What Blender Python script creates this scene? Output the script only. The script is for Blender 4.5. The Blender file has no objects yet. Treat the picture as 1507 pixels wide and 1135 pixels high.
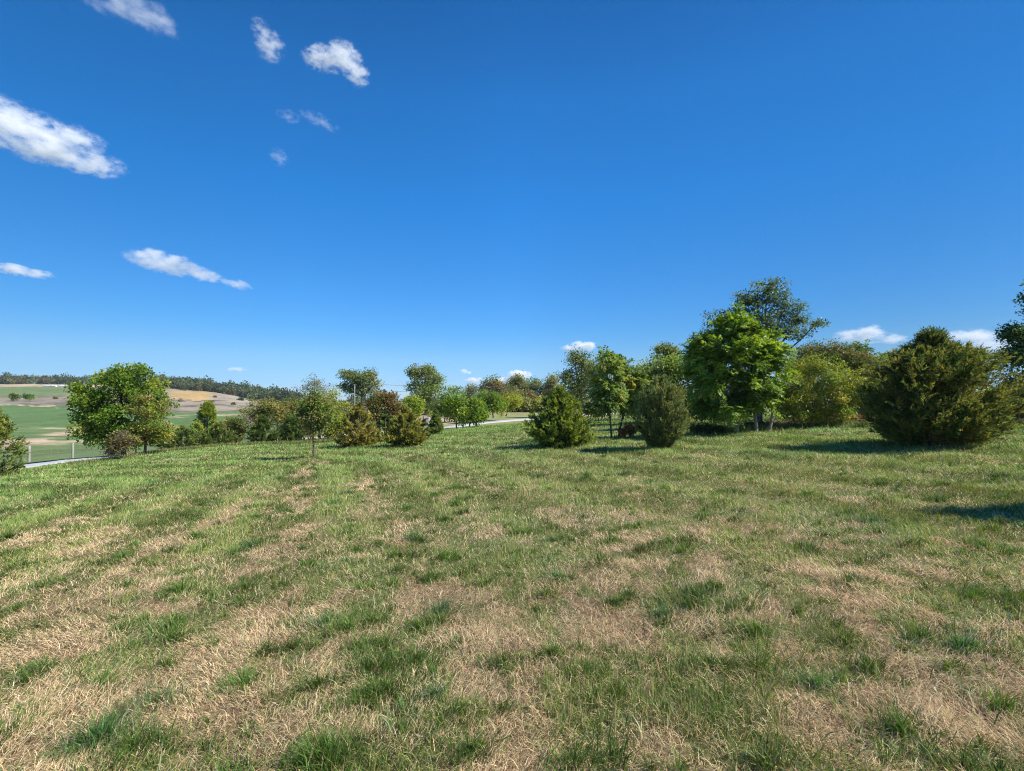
import bpy, bmesh, math, random
import numpy as np
from mathutils import Vector, Matrix

# ------------------------------------------------------------------ camera, light, exposure
W0, H0, F0, HZ = 1507.0, 1135.0, 690.0, 588.0      # photograph size, focal length and horizon row in its pixels
scene = bpy.context.scene
COL = scene.collection
cam_d = bpy.data.cameras.new('camera')
cam_d.sensor_width = 36.0
cam_d.lens = F0 / W0 * 36.0
cam_d.shift_y = (HZ - H0 / 2) / W0
cam_d.clip_start = 0.05
cam_d.clip_end = 30000
cam = bpy.data.objects.new('camera', cam_d)
cam.rotation_euler = (math.radians(90), 0, 0)
COL.objects.link(cam)
scene.camera = cam

SUN_EL = math.radians(45)
SUN_AZ = math.radians(-14)                 # from +X (right of the view), negative = a little behind the camera
sd = Vector((math.cos(SUN_EL) * math.cos(SUN_AZ), math.cos(SUN_EL) * math.sin(SUN_AZ), math.sin(SUN_EL)))
sun_d = bpy.data.lights.new('sun', 'SUN')
sun_d.energy = 4.9
sun_d.angle = math.radians(0.5)
sun_d.color = (1.0, 0.955, 0.88)
sun = bpy.data.objects.new('sun', sun_d)
sun.rotation_euler = sd.to_track_quat('Z', 'Y').to_euler()
COL.objects.link(sun)

world = bpy.data.worlds.new('World')
scene.world = world
world.use_nodes = True
wn, wl = world.node_tree.nodes, world.node_tree.links
wn.clear()
sky = wn.new('ShaderNodeTexSky')
sky.sky_type = 'NISHITA'
sky.sun_disc = False
sky.sun_elevation = SUN_EL
sky.sun_rotation = math.radians(90) - SUN_AZ
sky.altitude = 200
sky.air_density = 0.6
sky.dust_density = 0.0
sky.ozone_density = 10.0
# clear autumn air: the sky's own colour graded with elevation (deep blue above, pale blue at the horizon)
wtc = wn.new('ShaderNodeTexCoord'); wsep = wn.new('ShaderNodeSeparateXYZ'); wramp = wn.new('ShaderNodeValToRGB')
wmul = wn.new('ShaderNodeVectorMath'); wmul.operation = 'MULTIPLY'
wsc = wn.new('ShaderNodeVectorMath'); wsc.operation = 'SCALE'; wsc.inputs['Scale'].default_value = 3.0
SKY_TINT = [(0.000, (1.111, 1.077, 1.018)), (0.026, (1.055, 1.055, 1.018)), (0.084, (1.301, 1.413, 1.216)), (0.140, (0.960, 1.553, 1.490)), (0.196, (0.825, 1.653, 1.720)), (0.385, (0.511, 1.913, 2.224)), (0.536, (0.485, 1.837, 2.213)), (0.636, (0.385, 1.524, 1.923))]
bg = wn.new('ShaderNodeBackground')
bg.inputs['Strength'].default_value = 0.080
wo = wn.new('ShaderNodeOutputWorld')
while len(wramp.color_ramp.elements) < len(SKY_TINT): wramp.color_ramp.elements.new(0.5)
for e_, (p_, c_) in zip(wramp.color_ramp.elements, SKY_TINT):
    e_.position = p_; e_.color = (c_[0] / 3, c_[1] / 3, c_[2] / 3, 1)
wl.new(wtc.outputs['Generated'], wsep.inputs[0]); wl.new(wsep.outputs['Z'], wramp.inputs[0])
wl.new(sky.outputs[0], wmul.inputs[0]); wl.new(wramp.outputs[0], wmul.inputs[1])
wl.new(wmul.outputs[0], wsc.inputs[0]); wl.new(wsc.outputs[0], bg.inputs['Color'])
wl.new(bg.outputs[0], wo.inputs['Surface'])
# the sky is deepest well away from the horizon glow on either hand
wmx = wn.new('ShaderNodeMapRange'); wmx.inputs[1].default_value = -1; wmx.inputs[2].default_value = 1
wrx = wn.new('ShaderNodeValToRGB'); SKY_SIDE = [(0.12, 0.72), (0.3, 0.92), (0.5, 1.0), (0.68, 0.84), (0.82, 0.68), (1.0, 0.6)]
while len(wrx.color_ramp.elements) < len(SKY_SIDE): wrx.color_ramp.elements.new(0.5)
for e_, (p_, c_) in zip(wrx.color_ramp.elements, SKY_SIDE):
    e_.position = p_; e_.color = (c_, c_, c_, 1)
wms = wn.new('ShaderNodeMath'); wms.operation = 'MULTIPLY'; wms.inputs[1].default_value = 3.0
wl.new(wsep.outputs['X'], wmx.inputs[0]); wl.new(wmx.outputs[0], wrx.inputs[0])
wl.new(wrx.outputs[0], wms.inputs[0]); wl.new(wms.outputs[0], wsc.inputs['Scale'])

vs = scene.view_settings
vs.view_transform = 'Standard'
vs.look = 'None'
vs.exposure = 0.7
vs.gamma = 1.0
scene.render.engine = 'CYCLES'
cy = scene.cycles
cy.max_bounces = 6
cy.diffuse_bounces = 3
cy.glossy_bounces = 2
cy.transmission_bounces = 3
cy.transparent_max_bounces = 8
cy.volume_bounces = 6
cy.filter_width = 1.1
cy.use_denoising = True
cy.denoiser = 'OPENIMAGEDENOISE'
cy.denoising_prefilter = 'NONE'
cy.caustics_reflective = False
cy.caustics_refractive = False

rng = np.random.default_rng(20)
LEAF_GAIN, NEEDLE_GAIN = 1.65, 2.3

# ------------------------------------------------------------------ numeric helpers
def _h(ix, iy, seed):
    n = (ix.astype(np.int64) * 374761393 + iy.astype(np.int64) * 668265263 + seed * 974634777) & 0xffffffff
    n = ((n ^ (n >> 13)) * 1274126177) & 0xffffffff
    n = ((n ^ (n >> 16)) * 2246822519) & 0xffffffff
    return ((n ^ (n >> 15)) & 0xffffff) / float(0xffffff)

def vnoise(x, y, seed=0):
    x = np.asarray(x, float); y = np.asarray(y, float)
    ix, iy = np.floor(x), np.floor(y)
    fx, fy = x - ix, y - iy
    fx = fx * fx * (3 - 2 * fx); fy = fy * fy * (3 - 2 * fy)
    a, b = _h(ix, iy, seed), _h(ix + 1, iy, seed)
    c, d = _h(ix, iy + 1, seed), _h(ix + 1, iy + 1, seed)
    return (a * (1 - fx) + b * fx) * (1 - fy) + (c * (1 - fx) + d * fx) * fy

def fbm(x, y, seed=0, octaves=4):
    v, a, t = 0, 1.0, 0
    for o in range(octaves):
        v = v + a * vnoise(x * 2 ** o + 17.3 * o, y * 2 ** o - 9.1 * o, seed + o)
        t += a; a *= 0.55
    return v / t

def sstep(a, b, x):
    t = np.clip((x - a) / (b - a), 0, 1)
    return t * t * (3 - 2 * t)

def lin(r, g, b):                              # 0-255 display colour to linear
    f = lambda c: (c / 255) / 12.92 if c <= 10 else ((c / 255 + 0.055) / 1.055) ** 2.4
    return np.array([f(r), f(g), f(b)])

# ------------------------------------------------------------------ terrain height
PX, PY, P0 = 0.055, -0.015, -1.60              # the lawn is a gently tilted plane
def plane(x, y): return P0 + PX * x + PY * y
ctrl = []                                      # px, row, distance
for Yd in (1.5, 3, 6, 11, 16):
    for px in (-700, -350, 0, 250, 500, 750, 1000, 1250, 1507, 1900, 2300): ctrl.append((px, None, Yd))
for px in (300, 420, 560, 700, 850, 1000, 1150, 1300, 1500, 1800): ctrl.append((px, None, 21))
for px in (620, 700, 800, 950): ctrl.append((px, None, 36))
ctrl += [(-60, 704, 18), (30, 695.5, 20.5), (100, 687, 22.5), (165, 680.5, 25), (250, 665, 31), (330, 657.5, 31), (400, 655, 31),
         (-120, 699, 28), (-120, 692, 32), (30, 691.5, 28.7), (30, 684.5, 32.5), (100, 683, 29.5), (100, 676, 33.5), (165, 676.5, 31), (165, 671, 35), (240, 666, 37), (330, 658, 42),
         (-60, 684, 38), (43, 680, 38), (107, 674.5, 40), (160, 669, 42), (240, 663, 48), (330, 655, 52),
         (-60, 662, 60), (60, 657, 60), (160, 656, 60), (-60, 650, 75), (60, 650, 72), (160, 649, 72), (60, 640, 92), (160, 640, 92),
         (-60, 626, 130), (60, 625, 132), (160, 625, 132), (-60, 600, 210), (60, 599, 220), (140, 598, 225),
         (-60, 585, 290), (60, 584, 300), (130, 584, 300), (-60, 570, 420), (60, 569, 430), (150, 569, 430),
         (-60, 565.5, 490), (60, 565.5, 490), (170, 565.5, 470), (-60, 572, 700), (100, 575, 700),
         (240, 640, 85), (330, 638, 80), (260, 626, 120), (330, 622, 120), (260, 612, 165), (330, 610, 165), (400, 610, 140),
         (260, 603, 210), (330, 605, 200), (400, 605, 200), (260, 590, 270), (330, 593, 260), (390, 599, 255),
         (200, 570, 380), (260, 574, 360), (310, 578, 345), (360, 587, 330), (410, 596, 315), (450, 601, 305), (500, 600, 300),
         (250, 585, 600), (400, 593, 600), (480, 648, 37), (560, 641, 38), (450, 628, 60), (450, 612, 110), (500, 604, 150),
         (560, 600, 150), (600, 624, 60), (600, 604, 100), (640, 632.5, 46), (700, 623.5, 53), (780, 617, 62), (860, 611, 75),
         (930, 607, 88), (700, 612, 76), (760, 606, 92), (700, 600, 130), (850, 601, 130), (1000, 600, 130),
         (1100, 614, 40), (1300, 603, 40), (1450, 596, 40), (1800, 590, 40), (1100, 603, 70), (1300, 598, 70), (1500, 593, 70),
         (1100, 596, 150), (1300, 594, 150), (1600, 593, 150), (-400, 660, 60), (-400, 620, 150), (-400, 590, 300),
         (2100, 592, 150), (-500, 700, 22), (-700, 690, 35)]
for px in range(-900, 2500, 300):
    ctrl.append((px, 592, 1500)); ctrl.append((px, 590.5, 3500))
def _cp():
    A, r = [], []
    for px, row, Yd in ctrl:
        u = (px - W0 / 2) / F0
        pl = plane(u * Yd, Yd) / Yd
        r.append(0 if row is None else (HZ - row) / F0 - pl)
        A.append((u * 2.0, math.log(Yd)))
    return np.array(A), np.array(r)
_A, _r = _cp()
def _k(d2): return 0.5 * d2 * np.log(d2 + 1e-9)
_n = len(_A)
_M = np.zeros((_n + 3, _n + 3))
_M[:_n, :_n] = _k(((_A[:, None] - _A[None]) ** 2).sum(-1)) + np.eye(_n) * 1e-3
_M[:_n, _n] = 1; _M[:_n, _n + 1:] = _A; _M[_n:, :_n] = _M[:_n, _n:].T
_w = np.linalg.solve(_M, np.concatenate([_r, np.zeros(3)]))
def height(x, y):
    x = np.atleast_1d(np.asarray(x, float)); y = np.atleast_1d(np.asarray(y, float))
    shp = x.shape; x = x.ravel(); y = y.ravel()
    out = np.empty(len(x))
    for s in range(0, len(x), 40000):
        xs, ys = x[s:s + 40000], y[s:s + 40000]
        Yd = np.clip(ys, 1.5, 3500)
        R = np.sqrt(xs * xs + ys * ys)
        Yd = np.maximum(Yd, 0.35 * np.minimum(R, 3500))
        u = np.clip(xs / Yd, -1.9, 1.9)
        q = np.stack([u * 2.0, np.log(Yd)], 1)
        v = _k(((q[:, None] - _A[None]) ** 2).sum(-1)) @ _w[:_n] + _w[_n] + q @ _w[_n + 1:]
        fade = sstep(12, 20, R)
        pl = P0 + PX * u * Yd + PY * Yd
        zz = pl + v * Yd * fade
        near = plane(xs, ys)
        k = sstep(6, 14, R)
        out[s:s + 40000] = near * (1 - k) + zz * k
    micro = (fbm(x * 1.1, y * 1.1, 5, 3) - 0.5) * 0.11 * (1 - sstep(25, 60, np.hypot(x, y)))
    return (out + micro).reshape(shp)

def at(px, row, Y):                             # a point at a photograph position and a distance
    return Vector(((px - W0 / 2) / F0 * Y, Y, (HZ - row) / F0 * Y))
def on_ground(px, Y):
    x = (px - W0 / 2) / F0 * Y
    return Vector((x, Y, float(height(x, Y)[0])))

# ------------------------------------------------------------------ materials
def new_mat(name):
    m = bpy.data.materials.new(name); m.use_nodes = True
    n, l = m.node_tree.nodes, m.node_tree.links
    for q in list(n):
        if q.type != 'OUTPUT_MATERIAL': n.remove(q)
    return m, n, l, [q for q in n if q.type == 'OUTPUT_MATERIAL'][0]

def foliage_material(name, translucency=0.42, gloss=0.25, rough=0.45):
    m, n, l, out = new_mat(name)
    a = n.new('ShaderNodeAttribute'); a.attribute_name = 'Col'
    d = n.new('ShaderNodeBsdfPrincipled')
    d.inputs['Roughness'].default_value = rough
    d.inputs['Specular IOR Level'].default_value = gloss
    t = n.new('ShaderNodeBsdfTranslucent')
    hsn = n.new('ShaderNodeHueSaturation'); hsn.inputs['Hue'].default_value = 0.485
    hsn.inputs['Saturation'].default_value = 1.15; hsn.inputs['Value'].default_value = 1.5
    mx = n.new('ShaderNodeMixShader'); mx.inputs[0].default_value = translucency
    l.new(a.outputs['Color'], d.inputs['Base Color'])
    l.new(a.outputs['Color'], hsn.inputs['Color'])
    l.new(hsn.outputs[0], t.inputs['Color'])
    l.new(d.outputs[0], mx.inputs[1]); l.new(t.outputs[0], mx.inputs[2])
    l.new(mx.outputs[0], out.inputs['Surface'])
    return m
M_LEAF = foliage_material('leaf')
M_NEEDLE = foliage_material('cedar_needle', 0.32, 0.12, 0.6)
M_GRASS = foliage_material('grass_blade', 0.3, 0.25, 0.5)
M_STRAW = foliage_material('dry_grass_blade', 0.2, 0.15, 0.6)

def noise_material(name, c1, c2, scale=8.0, rough=0.85, bump=0.3, spec=0.2, stretch=(1, 1, 1)):
    m, n, l, out = new_mat(name)
    tc = n.new('ShaderNodeTexCoord'); mp = n.new('ShaderNodeMapping'); mp.inputs['Scale'].default_value = stretch
    nz = n.new('ShaderNodeTexNoise'); nz.inputs['Scale'].default_value = scale; nz.inputs['Detail'].default_value = 6
    cr = n.new('ShaderNodeValToRGB')
    cr.color_ramp.elements[0].position = 0.32; cr.color_ramp.elements[1].position = 0.68
    cr.color_ramp.elements[0].color = (*c1, 1); cr.color_ramp.elements[1].color = (*c2, 1)
    b = n.new('ShaderNodeBsdfPrincipled'); b.inputs['Roughness'].default_value = rough
    b.inputs['Specular IOR Level'].default_value = spec
    bp = n.new('ShaderNodeBump'); bp.inputs['Strength'].default_value = bump; bp.inputs['Distance'].default_value = 0.02
    l.new(tc.outputs['Object'], mp.inputs[0]); l.new(mp.outputs[0], nz.inputs['Vector'])
    l.new(nz.outputs['Fac'], cr.inputs[0]); l.new(cr.outputs[0], b.inputs['Base Color'])
    l.new(nz.outputs['Fac'], bp.inputs['Height']); l.new(bp.outputs[0], b.inputs['Normal'])
    l.new(b.outputs[0], out.inputs['Surface'])
    return m
M_BARK = noise_material('bark', (0.07, 0.055, 0.042), (0.17, 0.14, 0.115), 14, stretch=(1, 1, 0.25), bump=0.6)
M_BARK_PALE = noise_material('pale_bark', (0.2, 0.165, 0.13), (0.36, 0.3, 0.25), 14, stretch=(1, 1, 0.3), bump=0.5)
M_GRAVEL = noise_material('gravel', (0.33, 0.32, 0.31), (0.52, 0.52, 0.52), 9, bump=0.6)
M_POST_PALE = noise_material('weathered_post', (0.24, 0.225, 0.195), (0.36, 0.34, 0.30), 10, stretch=(1, 1, 0.2))
M_POST_DARK = noise_material('dark_post', (0.035, 0.035, 0.03), (0.07, 0.065, 0.055), 10, stretch=(1, 1, 0.2))
M_WIRE = noise_material('galvanised_wire', (0.12, 0.125, 0.12), (0.2, 0.2, 0.2), 5, rough=0.5, bump=0)
M_WHITE = noise_material('white_plastic', (0.68, 0.68, 0.66), (0.8, 0.8, 0.78), 2, rough=0.5, bump=0.1)
M_STONE = noise_material('pale_stone', (0.36, 0.33, 0.30), (0.52, 0.48, 0.44), 5)

# ground: colour attribute x fine procedural noise
M_GROUND, n, l, out = new_mat('ground_soil_and_turf')
a = n.new('ShaderNodeAttribute'); a.attribute_name = 'Col'
geo = n.new('ShaderNodeNewGeometry')
nz = n.new('ShaderNodeTexNoise'); nz.inputs['Scale'].default_value = 22; nz.inputs['Detail'].default_value = 8
nz2 = n.new('ShaderNodeTexNoise'); nz2.inputs['Scale'].default_value = 0.35; nz2.inputs['Detail'].default_value = 9; nz2.inputs['Roughness'].default_value = 0.7
mr = n.new('ShaderNodeMapRange'); mr.inputs[1].default_value = 0.3; mr.inputs[2].default_value = 0.7; mr.inputs[3].default_value = 0.6; mr.inputs[4].default_value = 1.35
mr2 = n.new('ShaderNodeMapRange'); mr2.inputs[1].default_value = 0.3; mr2.inputs[2].default_value = 0.7; mr2.inputs[3].default_value = 0.75; mr2.inputs[4].default_value = 1.25
mu = n.new('ShaderNodeMath'); mu.operation = 'MULTIPLY'
vm = n.new('ShaderNodeVectorMath'); vm.operation = 'SCALE'
b = n.new('ShaderNodeBsdfPrincipled'); b.inputs['Roughness'].default_value = 0.95; b.inputs['Specular IOR Level'].default_value = 0.05
bp = n.new('ShaderNodeBump'); bp.inputs['Strength'].default_value = 0.8; bp.inputs['Distance'].default_value = 0.03
l.new(geo.outputs['Position'], nz.inputs['Vector']); l.new(geo.outputs['Position'], nz2.inputs['Vector'])
l.new(nz.outputs['Fac'], mr.inputs[0]); l.new(nz2.outputs['Fac'], mr2.inputs[0])
l.new(mr.outputs[0], mu.inputs[0]); l.new(mr2.outputs[0], mu.inputs[1])
l.new(a.outputs['Color'], vm.inputs[0]); l.new(mu.outputs[0], vm.inputs['Scale'])
l.new(vm.outputs[0], b.inputs['Base Color']); l.new(nz.outputs['Fac'], bp.inputs['Height'])
l.new(bp.outputs[0], b.inputs['Normal']); l.new(b.outputs[0], out.inputs['Surface'])

# ------------------------------------------------------------------ object helpers
def tag(o, label=None, cat=None, group=None, kind=None):
    if label: o['label'] = label
    if cat: o['category'] = cat
    if group: o['group'] = group
    if kind: o['kind'] = kind
    return o
def empty(name, loc, label, cat, group=None):
    o = bpy.data.objects.new(name, None); COL.objects.link(o); o.location = loc
    o.empty_display_size = 0.3
    return tag(o, label, cat, group)
def mesh_obj(name, V, faces_flat, sizes, mat, parent=None, col=None, smooth=False):
    me = bpy.data.meshes.new(name)
    V = np.asarray(V, np.float32)
    me.vertices.add(len(V)); me.vertices.foreach_set('co', V.ravel())
    ff = np.asarray(faces_flat, np.int32).ravel()
    me.loops.add(len(ff)); me.loops.foreach_set('vertex_index', ff)
    sizes = np.asarray(sizes, np.int32)
    st = np.zeros(len(sizes), np.int32); st[1:] = np.cumsum(sizes)[:-1]
    me.polygons.add(len(sizes)); me.polygons.foreach_set('loop_start', st)
    me.update(calc_edges=True)
    if smooth: me.polygons.foreach_set('use_smooth', np.ones(len(sizes), bool))
    if col is not None:
        at_ = me.color_attributes.new('Col', 'FLOAT_COLOR', 'POINT')
        c4 = np.ones((len(V), 4), np.float32); c4[:, :3] = col
        at_.data.foreach_set('color', c4.ravel())
    me.materials.append(mat)
    me.validate()
    o = bpy.data.objects.new(name, me); COL.objects.link(o)
    if parent: o.parent = parent
    return o

def unit(v): return v / (np.linalg.norm(v, axis=-1, keepdims=True) + 1e-9)
def rand_dirs(n): return unit(rng.normal(size=(n, 3)))

def leaves_mesh(P, D, N, L, Wd, C, fold=0.0):
    """diamond leaves: base P, axis D, normal N, length L, width Wd, colour C"""
    n_ = len(P)
    S = unit(np.cross(D, N)); N2 = unit(np.cross(S, D))
    L = np.broadcast_to(L, (n_,))[:, None]; Wd = np.broadcast_to(Wd, (n_,))[:, None]
    V = np.empty((n_, 4, 3))
    mid = P + D * L * 0.45
    V[:, 0] = P; V[:, 1] = mid + S * Wd * 0.5 + N2 * Wd * fold; V[:, 2] = P + D * L - N2 * L * 0.12; V[:, 3] = mid - S * Wd * 0.5 + N2 * Wd * fold
    F = np.arange(n_ * 4).reshape(n_, 4)
    return V.reshape(-1, 3), F, np.full(n_, 4), np.repeat(C, 4, axis=0)

class Tubes:
    def __init__(s): s.V, s.F, s.n = [], [], 0
    def add(s, pts, rad, k=7):
        pts = np.asarray(pts, float); m = len(pts)
        T = unit(np.gradient(pts, axis=0))
        ref = np.array([0.13, 0.97, 0.2]) if abs(T[0, 1]) < 0.8 else np.array([0.97, 0.1, 0.2])
        A = unit(np.cross(T, ref)); B = np.cross(T, A)
        ang = np.arange(k) / k * 2 * math.pi
        ring = pts[:, None] + (A[:, None] * np.cos(ang)[None, :, None] + B[:, None] * np.sin(ang)[None, :, None]) * np.asarray(rad)[:, None, None]
        s.V.append(ring.reshape(-1, 3))
        for i in range(m - 1):
            for j in range(k):
                a_ = s.n + i * k + j; b_ = s.n + i * k + (j + 1) % k
                s.F.append((a_, b_, b_ + k, a_ + k))
        c0 = s.n + m * k
        s.V.append(pts[-1:]); s.n += m * k + 1
        for j in range(k): s.F.append((c0 - k + j, c0 - k + (j + 1) % k, c0))
    def build(s, name, mat, parent=None):
        sizes = [len(f) for f in s.F]
        flat = [i for f in s.F for i in f]
        return mesh_obj(name, np.concatenate(s.V), flat, sizes, mat, parent, smooth=True)

def bez(a_, b_, c_, k=7):
    t = np.linspace(0, 1, k)[:, None]
    return (1 - t) ** 2 * a_ + 2 * t * (1 - t) * b_ + t ** 2 * c_

def palette(pal, n, jitter=0.18):
    """pal: list of (weight, (r,g,b))"""
    w = np.array([p[0] for p in pal], float); w /= w.sum()
    idx = rng.choice(len(pal), size=n, p=w)
    c = np.array([p[1] for p in pal])[idx]
    return c * (1 + rng.normal(size=(n, 1)) * jitter).clip(0.5, 1.6)

# ------------------------------------------------------------------ tree builders
def broadleaf(name, label, cat, px, Y, lobes, pal, leaf=0.11, clusters=60, per=110, group=None, cr=None, sink=0.0,
              trunk_r=0.12, trunks=((0, 0),), depth=0.9, limb_n=26, droop=0.2, bark=None, style='leaf', spread=1.0,
              shell=0.55, base_row=None, extra_limbs=(), cz=0.82):
    base = on_ground(px, Y)
    if base_row is not None: base.z = at(px, base_row, Y).z
    base.z -= sink
    root = empty(name, base, label, cat, group)
    b0 = np.array(base)
    Ls = []
    for lb in lobes:
        lx, ly, rx, ry = lb[:4]; dy = lb[4] if len(lb) > 4 else 0.0
        c = np.array(at(lx, ly, Y)) - b0; c[1] += dy
        Ls.append((c, np.array([rx / F0 * Y, (rx + ry) / 2 / F0 * Y * depth, ry / F0 * Y])))
    vol = np.array([r.prod() ** (2 / 3) for _, r in Ls]); vol /= vol.sum()
    size = np.mean([r.mean() for _, r in Ls])
    total_r = max(r.max() for _, r in Ls)
    if cr is None: cr = 0.24 * total_r
    CC, CR, CI = [], [], []
    for (c, r), v in zip(Ls, vol):
        m = max(3, int(round(clusters * v)))
        d = rand_dirs(m)
        rho = rng.random(m) ** shell
        p = c + d * np.maximum(r - 0.5 * cr, 0.45 * r) * rho[:, None]
        CC.append(p); CR.append(cr * rng.uniform(0.65, 1.3, m)); CI.append(np.full(m, 0))
    CC = np.concatenate(CC); CR = np.concatenate(CR)
    CC[:, 2] = np.maximum(CC[:, 2], CR * 0.4)
    nc = len(CC)
    ccol = palette(pal, nc, 0.12)
    center = np.average([c for c, _ in Ls], axis=0, weights=vol)
    # trunk and limbs
    tb = Tubes()
    tops = []
    bottom = min(c[2] - r[2] for c, r in Ls)
    for tx, lean in trunks:
        h = max(0.3, bottom + 0.35 * (center[2] - bottom) * 1.2)
        p0 = np.array([tx, 0, -0.15]); p2 = np.array([center[0] * 0.6 + tx + lean * h, center[1] * 0.5 + rng.normal() * 0.1, h])
        pts = bez(p0, (p0 + p2) / 2 + np.array([tx * 0.2 - lean * 0.2, 0, 0]), p2, 6)
        rr = trunk_r / (len(trunks) ** 0.4)
        tb.add(pts, np.linspace(rr * 1.15, rr * 0.7, 6) * np.array([1.25, 1, 1, 1, 1, 1]), 9)
        tops.append(p2)
        # leader
        top = center + np.array([lean * 0.3, 0, (max(c[2] + r[2] for c, r in Ls) - center[2]) * 0.75])
        tb.add(bez(p2, (p2 + top) / 2 + rng.normal(size=3) * 0.1 * size, top, 7), np.linspace(rr * 0.7, rr * 0.12, 7), 6)
    nodes = []
    for c, r in Ls:                            # a main limb into every lobe, then branches off the nearest limb
        tpt = tops[int(np.argmin([abs(t[0] - c[0]) for t in tops]))]
        st_ = tpt * rng.uniform(0.75, 1.0)
        e = c + np.array([0, 0, r[2] * 0.45])
        md = st_ * 0.45 + e * 0.55 + np.array([(e - st_)[0] * 0.12, 0, -0.10 * abs(e - st_)[0]]) + rng.normal(size=3) * 0.05 * size
        pts = bez(st_, md, e, 9)
        r0 = trunk_r * 0.5
        tb.add(pts, np.linspace(r0, r0 * 0.2, 9), 6)
        nodes.append(pts[2:])
    nodes = np.concatenate(nodes)
    order = rng.permutation(nc)[:limb_n]
    for i in order:
        e = CC[i]
        dd = np.linalg.norm(nodes - e, axis=1) + 0.8 * np.maximum(nodes[:, 2] - e[2] + 0.15 * size, 0)
        st_ = nodes[int(np.argmin(dd))]
        md = (st_ + e) / 2; md[2] += 0.12 * np.linalg.norm(e - st_) * rng.uniform(-0.5, 1.2)
        r0 = trunk_r * rng.uniform(0.12, 0.22)
        tb.add(bez(st_, md, e, 5), np.linspace(r0, r0 * 0.25, 5), 5)
    for (a_, b_, r0) in extra_limbs:
        tb.add(bez(a_ - b0, (a_ + b_) / 2 - b0 + np.array([0, 0, 0.1]), b_ - b0, 5), np.linspace(r0, r0 * 0.4, 5), 6)
    tb.build('trunk', bark or M_BARK, root)
    # leaves
    if style == 'leaf':
        k = np.repeat(np.arange(nc), (per * (CR / cr) ** 2).astype(int).clip(10, None))
        m = len(k)
        g = rand_dirs(m) * (rng.random(m) ** 0.45)[:, None]
        P = CC[k] + g * CR[k][:, None] * np.array([1.15 * spread, 1.15, cz])
        out_ = unit(P - center * np.array([1, 1, 0.6]))
        D = unit(rand_dirs(m) + out_ * 0.5 - np.array([0, 0, droop]))
        N = unit(rand_dirs(m) * 0.8 + np.array([0, 0, 0.7]) + out_ * 0.4)
        C = ccol[k] * (1 + rng.normal(size=(m, 1)) * 0.2).clip(0.5, 1.7)
        C = C * 0.75 + palette(pal, m, 0.2) * 0.25
        Ln = leaf * rng.uniform(0.7, 1.35, m)
        V, F, S, Cc = leaves_mesh(P, D, N, Ln, Ln * 0.62, C, 0.12)
    else:                                      # pinnate fronds: rosettes of drooping compound leaves
        nf = per
        k = np.repeat(np.arange(nc), nf); m = len(k)
        phi = rng.random(m) * 2 * math.pi
        el = rng.uniform(-0.7, 1.2, m)
        D0 = np.stack([np.cos(phi) * np.cos(el), np.sin(phi) * np.cos(el), np.sin(el)], 1)
        D0 = unit(D0 + unit(CC[k] - center) * 0.55)
        FL = CR[k] * rng.uniform(1.2, 1.9, m)
        base_p = CC[k] + rng.normal(size=(m, 3)) * CR[k][:, None] * 0.22
        pairs = 8
        P, D, N, C, Ln = [], [], [], [], []
        fc = ccol[k] * 0.7 + palette(pal, m, 0.18) * 0.3
        sidev = unit(np.cross(D0, np.array([0, 0, 1.0]) + rng.normal(size=(m, 3)) * 0.45))
        for j in range(pairs):
            s_ = (j + 1.5) / (pairs + 1)
            pos = base_p + D0 * (FL * s_)[:, None] - np.array([0, 0, 1.0]) * (FL * droop * s_ * s_)[:, None]
            tan_ = unit(D0 - np.array([0, 0, 2 * droop * s_]))
            for sg in (-1, 1):
                P.append(pos); D.append(unit(sidev * sg + tan_ * 0.55 - np.array([0, 0, 0.25]) + rng.normal(size=(m, 3)) * 0.12))
                N.append(unit(np.cross(sidev, tan_) * np.sign(np.cross(sidev, tan_)[:, 2:3] + 1e-6) + rng.normal(size=(m, 3)) * 0.5))
                C.append(fc * (1 + rng.normal(size=(m, 1)) * 0.1)); Ln.append(leaf * rng.uniform(0.8, 1.15, m) * (1.15 - 0.55 * abs(s_ - 0.45)))
        P = np.concatenate(P); D = np.concatenate(D); N = np.concatenate(N); C = np.concatenate(C).clip(0.003, 1); Ln = np.concatenate(Ln)
        V, F, S, Cc = leaves_mesh(P, D, N, Ln, Ln * 0.42, C, 0.06)
    mesh_obj('crown', V, F, S, M_LEAF, root, (Cc * LEAF_GAIN).clip(0.003, 1))
    return root

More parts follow.
